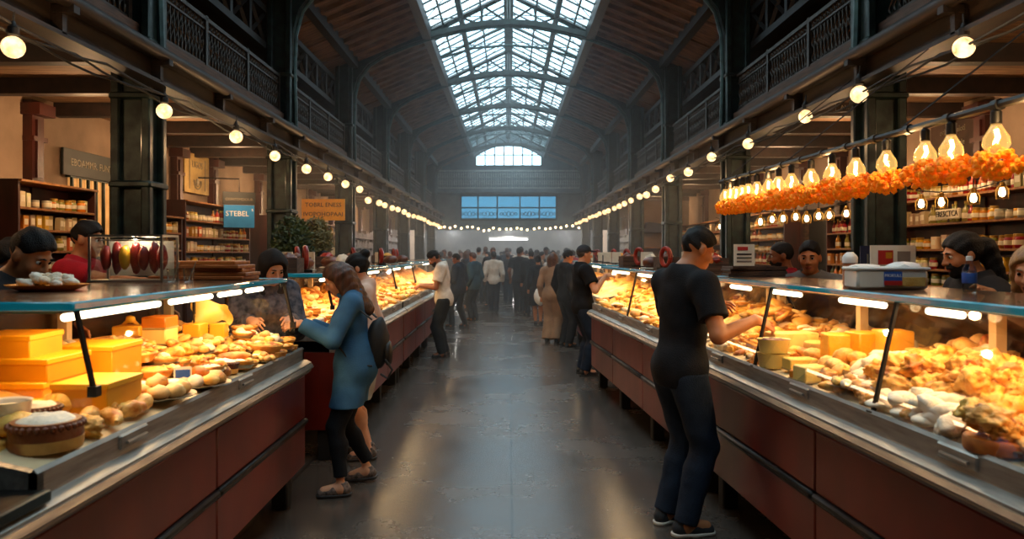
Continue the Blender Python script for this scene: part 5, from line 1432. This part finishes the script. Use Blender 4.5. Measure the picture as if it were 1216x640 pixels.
# right counter
AV2 = []; AV = AV2
for (px,py,sz,m,lab,dz,rz_) in ((940,420,(.26,.14,.11),'cheese_pale','long pale cheese block behind the glass bar',0,.1),(996,437,(.14,.14,.16),'cheese','tall yellow cheese block beside its twin',0,-.1),(1026,435,(.13,.13,.15),'cheese','yellow cheese block leaning on the taller one',0,.15),
        (1060,432,(.14,.14,.14),'cheese','yellow cheese block right of the slanted clamp bar',0,.0),(950,440,(.15,.1,.06),'cheese_pale','pale cheese slab before the long block',0,.1),(957,455,(.13,.11,.075),'cheese_pale','half wheel of pale cheese at the front of the right tray',0,.2),(915,455,(.13,.1,.045),'cheese_orange','flat orange cheese with white label at the tray rim',0,.3)):
    p = at('R1',px,py); keep('R1',p,.1); block(lab,(p.x,p.y,p.z+dz+.004),sz,m,rz_)
def bowl(label, p, r, h, m, fill_m=None):
    t = thing('bowl', label, 'bowl', p)
    part('bowl', MB().lathe([(r*.8,0),(r*.86,.004),(r,h),(r*1.04,h+.004),(r*.94,h),(r*.8,h*.4)],28), m, t)
    if fill_m: part('contents', bumpy_disc(r*.92,h*.8,.02,.012,2), fill_m, t, smooth=180)
cr_ = mat('cream_bowl','#d9c682',.4,0,'#c3ad62',3)
p = at('R1',888,440); keep('R1',p,.13)
bowl('cream bowl at the bottom of the pair by the black-shirted man', (p.x,p.y,p.z+.004), .085,.075,cr_); bowl('cream bowl stacked on the other with dark topping', (p.x,p.y,p.z+.083), .083,.07,cr_, M['darkbake'])
def round_board(label, px, py, r):
    p = at('R1',px,py); keep('R1',p,r); t = thing('round_board', label, 'board', (p.x,p.y,p.z+.004))
    part('disc', MB().lathe([(r*.97,0),(r,.006),(r,.036),(r*.97,.042)],40), M['board'], t); part('rim_groove', MB().lathe([(r*.9,.041),(r*.9,.0435),(r*.86,.0435)],40), M['platter'], t)
    return p
pa = round_board('thick round wooden board of fried pieces in the near right tray',1167,541,.1)
pb = round_board('thick round wooden board nearest the corner of the right tray',1196,578,.115)
for pz, k in ((pa,10),(pb,9)):
    for i in range(k): put_food('nugget', V(pz.x+rnd.uniform(-.06,.06),pz.y+rnd.uniform(-.06,.06),pz.z+.046+.02*(i%3)), 1.15, label='crisp fried piece piled on a round wooden board', group='fried pieces on the round boards')
card('R1',1187,470,'plain white card leaning behind the fried heap') if False else None
p = at('R1',1188,472); tag(part('white_card', MB().box((p.x,p.y,p.z+.045),(.15,.006,.08),rot=R(-30)), M['paper'], smooth=0), 'plain white card leaning behind the fried heap', 'card')
WR = 'near right counter'
mound('R1',.1,4.5,.12,.86,.05,M['golden'],'golden crumbs bedding the food of the near right counter',5.0, fine=.008)
def heap(ck, key, px, py, rx, ry, hh, n, sc, where):
    c = at(ck,px,py); q0 = local(ck,c); r2 = random.Random(int(px))
    for i in range(n):
        rr = math.sqrt(r2.random()); a = r2.uniform(0,6.28)
        x, y = q0.x+rx*rr*math.cos(a), q0.y+ry*rr*math.sin(a)
        if .1 < y < .87: put_food(key, deck_pt(ck,x,y,.005+hh*(1-rr*rr)*r2.uniform(.4,1)), r2.uniform(*sc), where=where, tilt=.6)
    keep(ck,c,min(rx,ry)*.9)
    return q0
heap('R1','nugget',1100,470,.27,.17,.13,46,(1.0,1.5),'heap beside the yellow cheese'); heap('R1','nugget',1180,490,.24,.15,.15,54,(1.1,1.6),'big fried heap of the near right tray')
heap('R1','powder',1050,455,.2,.14,.07,30,(.9,1.3),'pale heap by the clamp bar'); heap('R1','powder',1105,505,.26,.13,.06,34,(1.0,1.4),'sugared heap at the tray front'); heap('R1','bun',1000,448,.16,.1,.07,22,(.7,1.0),'small bun heap before the cheese blocks')
heap('R1','cookie',918,392,.45,.2,.16,60,(.9,1.4),'golden heap behind the reaching hand')
for (px,py,k,s,lab) in ((1072,531,'dark',.75,'dark round roll at the rim under the clamp bar'),(1112,545,'dark',1.0,'larger dark roll left of the round boards'),(1145,560,'dark',.8,'dark roll half under the round board'),(985,470,'roll',.85,'long pale roll lying at the tray front'),(1003,487,'roll',.85,'second long roll in front of the white packages'),(905,470,'roll',.85,'flat roll at the rim by the flat orange cheese'),(1040,497,'roll',.85,'golden loaf behind the clamp bar'),(1075,500,'roll',.85,'golden loaf under the sugared heap')):
    special('R1',k,px,py,s,lab,.07)
pkg = bpy.data.materials.new('x'); bpy.data.materials.remove(pkg)
for i, (px,py) in enumerate(((985,492),(1008,503),(1030,512))):
    p = at('R1',px,py); t = thing('paper_package', ('flat','creased','smallest')[i]+' white paper package at the front of the right tray', 'package', (p.x,p.y,p.z+.004), .3*i)
    part('wrap', MB().ico((0,0,.022),(.085,.06,.024),3,.12,2,i), M['paper'], t, smooth=60); part('string', MB().tube([(0,-.062,.02),(0,-.03,.047),(0,.03,.047),(0,.062,.02)],.003,5), M['board'], t); keep('R1',p,.08)
fill('R1',.1,4.5,.14,.84,(('nugget',3),('powder',3),('bun',3),('pie',2),('cookie',2),('plate',1),('roll',2),('wheel',1)),.118,WR,sc=(.75,1.1),layers=2,heap=.08,avoid=AV2,seed=6)

# farther counters: heaps of small golden pastries
for ck, nm, L_, sd in (('R2','second right counter',4.0,11),('L2','second left counter',3.6,12),('L3','third left counter',3.6,13)):
    mound(ck,.06,L_-.06,.1,.88,.13,M['golden'],'heaped golden pastry crumbs bedding the %s' % nm, sd, 110, 26, .022)
    fill(ck,.12,L_-.1,.14,.86,(('bun',2),('cookie',2),('croissant',2),('nugget',2),('pie',1),('roll',2),('powder',1),('tart',1)),.15,nm,sc=(.75,1.1),avoid=(),seed=sd,lift=0)
for ck, L_, sd in (('R4',5.4,21),('L4',5.0,22)):
    mound(ck,.06,L_-.06,.1,.88,.13,M['golden'],'golden goods heaped on the far %s counter' % ('right' if ck[0]=='R' else 'left'), sd, 90, 20, .03)
# lift the filled rows onto the mounds
dg = bpy.context.evaluated_depsgraph_get()

# ================================================================ things standing on the counters
TOP = 1.4565
def top(px, py, z=TOP):
    Y = (EYE-z)*F/(py-300); return V((px-604)/F*Y, Y, z)
t = thing('platter', 'wide orange platter on the glass counter top before the bending man', 'platter', V(-1.98,3.3,TOP))
part('dish', MB().lathe([(.1,0),(.11,.004),(.155,.022),(.16,.028),(.1,.012)],36), M['platter'], t)
r2 = random.Random(9)
for i in range(26):
    a = r2.uniform(0,6.28); rr = .1*math.sqrt(r2.random())
    P = FD['powder'][i%2]; P.put(V(-1.98+rr*math.cos(a),3.3+rr*math.sin(a),TOP+.016+.05*(1-(rr/.1)**2)*r2.random()), label='pale shredded pastry piled on the orange platter', group='pale pastries on the orange platter', rot=(r2.uniform(-.5,.5),r2.uniform(-.5,.5),a), scale=.62)
for i in range(5):
    o = part('wooden_board', MB().box((0,0,.011),(.58-.03*i,.26,.022),bev=.004), M['board'], smooth=30)
    tag(o, ('bottom','second','third','fourth','topmost')[i]+' wooden board in the stack on the left counter top', 'board'); o.location = (-1.86+.02*(i%2),4.7+.015*(i%3),TOP+.001+.0225*i); o.rotation_euler = (0,0,R(-4+3*(i%3)))
t = thing('meat_case', 'small glass case of cured meats on the left counter top', 'display case', V(-2.12,4.35,TOP))
fr = MB()
for sx in (-1,1):
    for sy in (-1,1): fr.box((sx*.2,sy*.1,.13),(.012,.012,.26))
fr.box((0,0,.006),(.42,.22,.012)); fr.box((0,-.1,.258),(.41,.012,.012)); fr.box((0,.1,.258),(.41,.012,.012)); fr.box((-.2,0,.258),(.012,.2,.012)); fr.box((.2,0,.258),(.012,.2,.012)); fr.tube([(-.19,0,.235),(.19,0,.235)],.005,6)
part('frame', fr, M['tin'], t, smooth=0); part('back_board', MB().box((0,.092,.13),(.37,.004,.2)), M['paper'], t, smooth=0); part('glass_pane', MB().box((0,-.104,.13),(.4,.004,.24)).box((-.204,0,.13),(.004,.2,.24)).box((.204,0,.13),(.004,.2,.24)), M['pane'], t, smooth=0)
for i in range(7):
    mb = MB().ico((0,0,0),(.03,.03,.07+.02*(i%2)),3,.15,1.5,i)
    o = part('cured_sausage', mb, M['meat'] if i != 2 else M['cheese'], smooth=180); tag(o, ('yellow wrapped cheese' if i == 2 else 'dark red cured sausage')+' hanging in the small glass case', 'sausage', 'cured meats in the glass case' if i != 2 else None); o.location = V(-2.12-.16+.053*i,4.35+.02*(i%2),TOP+.135)
for i, x in enumerate((-1.62,-1.52)):
    t = thing('glass_tumbler', ('small glass tumbler beside the meat case','second glass tumbler by the stacked boards')[i], 'glass', V(-1.86+.09*i,4.25,TOP+.001))
    part('tumbler', MB().lathe([(.022,0),(.026,.004),(.032,.075),(.029,.075),(.022,.01)],16), M['jar_glass'], t); part('spoon', MB().tube([(0,0,.01),(.035,.01,.11)],.003,5), M['tin'], t)

def flatsign(nm, label, cat, p, w, h, rzz, m, bits, thick=.012):
    t = thing(nm, label, cat, p, rzz)
    part('panel', MB().box((0,0,h/2),(w,thick,h)), m, t, smooth=0)
    part('stand', MB().box((0,.05,.01),(w*.6,.1,.012)), M['dark_steel'], t, smooth=0)
    for (cx,cz,sw,sh_,mm) in bits: part('print', MB().box((cx,-thick/2-.001,cz),(sw,.003,sh_)), M[mm], t, smooth=0)
    return t
p = V(1.9,3.8,TOP)
t = flatsign('poster_box', 'white poster box with red and grey pictures behind the plastic container', 'poster', p, .21,.2,R(-8), M['paper'], ((-.035,.14,.07,.07,'red'),(.05,.14,.06,.06,'grey_goods'),(0,.06,.15,.02,'dark_sign'),(-.02,.15,.03,.03,'cheese')))
t = flatsign('navy_sign', 'dark navy sign with pale writing beside the poster box', 'sign', V(1.96,4.05,TOP), .2,.2,R(-12), M['navy'], ())
part('lettering', text_mb('JOC', .07, Matrix.Translation((-.01,-.008,.13)) @ Matrix.Rotation(PI/2,4,'X')), M['gold_letter'], t, smooth=0); part('lettering', text_mb('laana', .05, Matrix.Translation((0,-.008,.07)) @ Matrix.Rotation(PI/2,4,'X')), M['gold_letter'], t, smooth=0)
flatsign('price_board', 'framed white price board standing on wooden trays', 'price board', V(1.64,5.35,TOP+.072), .14,.15,R(-10), M['paper'], ((-.01,.12,.07,.025,'red'),(0,.08,.1,.012,'ink'),(0,.055,.1,.012,'grey_goods'),(0,.03,.1,.012,'grey_goods')))
for i in range(4):
    o = part('wooden_tray', MB().box((0,0,.008),(.38,.24,.016),bev=.003).box((0,-.115,.012),(.38,.01,.016)).box((0,.115,.012),(.38,.01,.016)), M['old_wood'], smooth=0)
    tag(o, ('lowest','second','third','top')[i]+' dark wooden tray under the framed price board', 'tray'); o.location = (1.7+.01*(i%2),5.35,TOP+.001+.0165*i); o.rotation_euler = (0,0,R(-4+2*i))
t = thing('plastic_container', 'clear plastic container with white lid and blue label on the right counter', 'container', V(1.69,3.45,TOP+.001), R(-6))
part('tub', MB().box((0,0,.045),(.3,.18,.09),bev=.012), mat('clear_plastic','#efe8da',.3,0,'#d8cfbd',4,coat=.5), t)
part('contents', MB().box((.08,-.003,.035),(.13,.18,.055),bev=.01), M['golden'], t)
part('lid', MB().box((0,0,.092),(.315,.195,.014),bev=.005).ico((.08,0,.1),(.07,.07,.022),2,.2,2,1).ico((-.08,.02,.1),(.07,.07,.012),2,.2,2,3), M['white'], t)
part('label', MB().box((-.0,-.094,.05),(.075,.004,.06)), M['blue_card'], t, 'blue label with red strip', smooth=0); part('label_strip', MB().box((0,-.096,.03),(.075,.004,.02)), M['red'], t, smooth=0)
part('lettering', text_mb('MOKULL', .018, Matrix.Translation((0,-.097,.062)) @ Matrix.Rotation(PI/2,4,'X'), depth=.001), M['white'], t, smooth=0)
t = thing('shaker_jar', 'tall amber shaker jar with white cap beside the plastic container', 'jar', V(1.68,3.78,TOP+.001))
part('jar', MB().lathe([(.03,0),(.034,.004),(.034,.1),(.03,.11)],16), mat('spice','#b5652a',.3,0,'#8d4618',9,coat=.5), t); part('cap', MB().lathe([(.033,.11),(.036,.112),(.036,.14),(.03,.15),(.015,.165)],16), M['white'], t)
t = thing('water_bottle', 'small clear water bottle with blue label on the glass counter top', 'bottle', V(1.86,3.1,TOP+.001))
part('bottle', MB().lathe([(.024,0),(.027,.005),(.027,.09),(.024,.1),(.011,.125),(.011,.135)],16), M['jar_glass'], t, smooth=60); part('water', MB().lathe([(.023,.004),(.0255,.01),(.0255,.085),(.02,.09)],16), glass('water',(.8,.87,.9),.1), t, smooth=60)
part('label', MB().lathe([(.0275,.04),(.0278,.041),(.0278,.08),(.0275,.081)],16), M['blue_card'], t); part('cap', MB().lathe([(.0125,.13),(.0125,.147),(.01,.149)],12), M['white'], t)
# goods on top of the second right counter
def assorted(ck, L_, rows, seed, where):
    r2 = random.Random(seed); o, rot = COUNTERS[ck]; i = 0
    x = .25
    while x < L_-(.75 if ck == 'R2' else .2):
        y = r2.uniform(.4,.6 if ck[0] == 'R' else .85); q = o+Matrix.Rotation(rot,4,'Z') @ V(x,y,0); q.z = TOP+.001; k = i % 5
        ordn = ('near the front','toward the middle','past the middle','toward the back','at the back')[min(4,int(x/L_*5))]
        if k == 0:
            w_ = r2.uniform(.2,.3); t = thing('goods_crate', 'wooden crate of dark goods %s of the %s top' % (ordn,where), 'crate', q, rot, 'crates on the '+where)
            part('crate', MB().box((0,-.09,.06),(w_,.015,.12)).box((0,.09,.06),(w_,.015,.12)).box((-w_/2,0,.06),(.015,.19,.12)).box((w_/2,0,.06),(.015,.19,.12)).box((0,0,.008),(w_,.19,.014)), M['old_wood'], t, smooth=0)
            part('contents', MB().ico((-.04,0,.1),(.08,.07,.06),3,.35,2,i).ico((.06,.0,.09),(.07,.07,.05),3,.35,2,i+2), M[r2.choice(('meat','darkbake','fried'))], t, smooth=180)
        elif k == 1:
            t = thing('sausage_ring', 'red sausage ring on a stand %s of the %s top' % (ordn,where), 'sausage', q, rot+.4, 'sausage rings on the '+where)
            part('ring', MB().tube([(.07*math.cos(a),0,.12+.085*math.sin(a)) for a in [2*PI*j/20 for j in range(20)]]+[(.07,0,.12)],.022,8), M['meat'], t); part('stand', MB().box((0,0,.01),(.14,.1,.02)).tube([(0,.03,.01),(0,.03,.21)],.006,6), M['dark_steel'], t)
        elif k == 2:
            t = flatsign('menu_card', 'white menu card %s of the %s top' % (ordn,where), 'card', q, .14,.17, rot+(PI if ck[0]=='R' else 0)+.9, M['paper'], ((0,.11,.09,.03,'red'),(0,.06,.1,.012,'grey_goods'))); t['group'] = 'menu cards on the '+where
        elif k == 3:
            o_ = part('paper_bag', MB().ico((0,0,.07),(.08,.05,.075),3,.3,2.2,i), M['paper'], smooth=40); tag(o_, 'crumpled paper bag %s of the %s top' % (ordn,where), 'bag', 'paper bags on the '+where); o_.location = q
        else:
            t = thing('round_loaf', 'round dark loaf %s of the %s top' % (ordn,where), 'bread', q, 0, 'loaves on the '+where)
            part('loaf', MB().ico((0,0,.06),(.1,.09,.065),3,.12,1.5,i), M['darkbake'], t, smooth=180); part('cloth', MB().lathe([(.12,0),(.125,.004),(.1,.008)],20), M['paper'], t)
        i += 1; x += r2.uniform(.2,.32)
assorted('R2',4.0,1,3,'second right counter'); assorted('L2',3.6,1,4,'second left counter'); assorted('L3',3.6,1,6,'third left counter'); assorted('R4',5.4,1,5,'far right counter')

# bags carried by shoppers
t = thing('backpack', 'small black backpack worn by the woman in denim shirt', 'backpack', (0,0,0))
wx, wy = -.965,5.24
bp = MB().ico((wx+.07,wy+.03,1.0),(.075,.095,.18),3,.12,1.5,2)
part('pack', bp, M['rubber'], t, smooth=180); part('pocket', MB().ico((wx+.14,wy+.03,.93),(.03,.07,.085),3,.1,1.5,3), M['black_iron'], t, smooth=180)
for q in (-1,1): part('strap', MB().tube([(wx+.05,wy+q*.09,1.17),(wx-.06,wy+q*.11,1.26),(wx-.17,wy+q*.1,1.2),(wx-.19,wy+q*.11,1.02),(wx-.08,wy+q*.12,.88),(wx+.05,wy+q*.09,.86)],[.013]*6,6,flat=.5), M['rubber'], t)
part('hanging_strap', MB().tube([(wx+.13,wy-.05,.9),(wx+.18,wy-.06,.83),(wx+.15,wy-.06,.77),(wx+.1,wy-.05,.8)],.008,6), M['rubber'], t)
o = part('white_bag', MB().ico((.69,16.95,.66),(.13,.1,.2),3,.15,1.6,4), M['white'], smooth=60); tag(o, 'white plastic bag carried by the woman in black dress', 'bag')
o.location = (0,0,0)

for o in [o for o in scene.objects if o.get('label') == 'x']:
    for c in list(o.children_recursive)+[o]: bpy.data.objects.remove(c)

print('NF', NF, SEEN)
# ================================================================ light, air, camera
def lamp(kind, loc, energy, color, size=.1, rot=None, name='lamp'):
    l = bpy.data.lights.new(name, kind); l.energy = energy; l.color = color
    if kind == 'AREA': l.size = size
    elif kind != 'SUN': l.shadow_soft_size = size
    o = bpy.data.objects.new(name, l); COL.objects.link(o); o.location = loc
    if rot: o.rotation_euler = rot
    return o
for sx in (-1,1):
    for y in (4.2,7.6,9.6,11.8,14.2,17.5,21.5,25.5,29.5):
        lamp('POINT', (sx*4.15,y,2.72), 32 if y < 13 else 38, (1,.6,.3), .05, name='aisle_fill')  # unseen point lamps added near the ceiling to light shelves and walls
    for y in (4.6,8,11.5,15.5,20,25,30):
        lamp('POINT', (sx*2.55,y,2.72), 15, (1,.58,.26), .05, name='beam_fill')  # added lamps boost the globe bulbs, warming floor and people
for x in (-3,0,3): lamp('POINT', (x,40,2.7), 380, (.95,.95,.92), .3, name='rear_hall_fill')  # unseen lamps added to brighten the rear hall

w = bpy.data.worlds.new('sky'); scene.world = w; w.use_nodes = True
N = w.node_tree.nodes; L_ = w.node_tree.links; bg = N['Background']
tc = N.new('ShaderNodeTexCoord'); nz = N.new('ShaderNodeTexNoise'); nz.inputs['Scale'].default_value = 2.5; nz.inputs['Detail'].default_value = 4.6
cr = N.new('ShaderNodeValToRGB'); cr.color_ramp.elements[0].position = .35; cr.color_ramp.elements[1].position = .62
cr.color_ramp.elements[0].color = (.55,.76,.88,1); cr.color_ramp.elements[1].color = (.9,.97,1,1)
L_.new(tc.outputs['Generated'], nz.inputs['Vector']); L_.new(nz.outputs['Fac'], cr.inputs['Fac']); L_.new(cr.outputs[0], bg.inputs['Color'])
bg.inputs['Strength'].default_value = 4.6
for sx in (-1,1):
    l = bpy.data.lights.new('skylight_portal', 'AREA'); l.shape = 'RECTANGLE'; l.size = 1.8; l.size_y = 36; l.cycles.is_portal = True
    o = bpy.data.objects.new('skylight_portal', l); COL.objects.link(o); o.location = (sx*.8,(Y0+YF)/2,6.45); o.rotation_euler = (0,sx*math.atan(.5),0)
l = bpy.data.lights.new('gable_portal', 'AREA'); l.shape = 'RECTANGLE'; l.size = 2.9; l.size_y = 1; l.cycles.is_portal = True
o = bpy.data.objects.new('gable_portal', l); COL.objects.link(o); o.location = (0,YF+.1,5.9); o.rotation_euler = (-PI/2,0,0)

HAZE = True
if HAZE:
    hz = bpy.data.materials.new('haze'); hz.use_nodes = True; N = hz.node_tree.nodes; N.clear()
    ov = N.new('ShaderNodeOutputMaterial'); vs_ = N.new('ShaderNodeVolumeScatter'); vs_.inputs['Color'].default_value = (.9,.95,1,1); vs_.inputs['Density'].default_value = .013; vs_.inputs['Anisotropy'].default_value = .3
    hz.node_tree.links.new(vs_.outputs[0], ov.inputs['Volume'])
    h = part('haze', MB().box((0,28,3.2),(9.9,36,6.9)), hz, smooth=0); tag(h, 'pale haze filling the far half of the hall', 'haze', None, 'stuff')

cam = bpy.data.cameras.new('camera'); cam.sensor_width = 36; cam.lens = F/1216*36
cam.shift_x = 4/1216; cam.shift_y = -20/1216; cam.clip_start = .05; cam.clip_end = 200
cam.dof.use_dof = True; cam.dof.focus_distance = 6.0; cam.dof.aperture_fstop = 2.8
co = bpy.data.objects.new('camera', cam); COL.objects.link(co); co.location = (0,0,EYE); co.rotation_euler = (PI/2,0,0); scene.camera = co
scene.view_settings.view_transform = 'Standard'; scene.view_settings.look = 'None'; scene.view_settings.exposure = 0.0
scene.cycles.use_denoising = True; scene.cycles.max_bounces = 8; scene.cycles.diffuse_bounces = 3; scene.cycles.glossy_bounces = 3
scene.cycles.transparent_max_bounces = 16; scene.cycles.volume_bounces = 0; scene.cycles.sample_clamp_indirect = 6; scene.cycles.caustics_reflective = False; scene.cycles.caustics_refractive = False

for f in (.12,.3,.5,.7,.9):
    p = PA.lerp(PB,f); lamp('POINT', (p.x-.02,p.y+.12,p.z-.06), 3.5, (1,.6,.24), .03, name='marigold_fill')  # added lamps beside the filament bulbs brighten the marigolds

lamp('POINT', (-2.12,4.35,TOP+.245), 1.6, (1,.8,.55), .02, name='meat_case_fill')  # unseen lamp added inside the case to brighten the meats
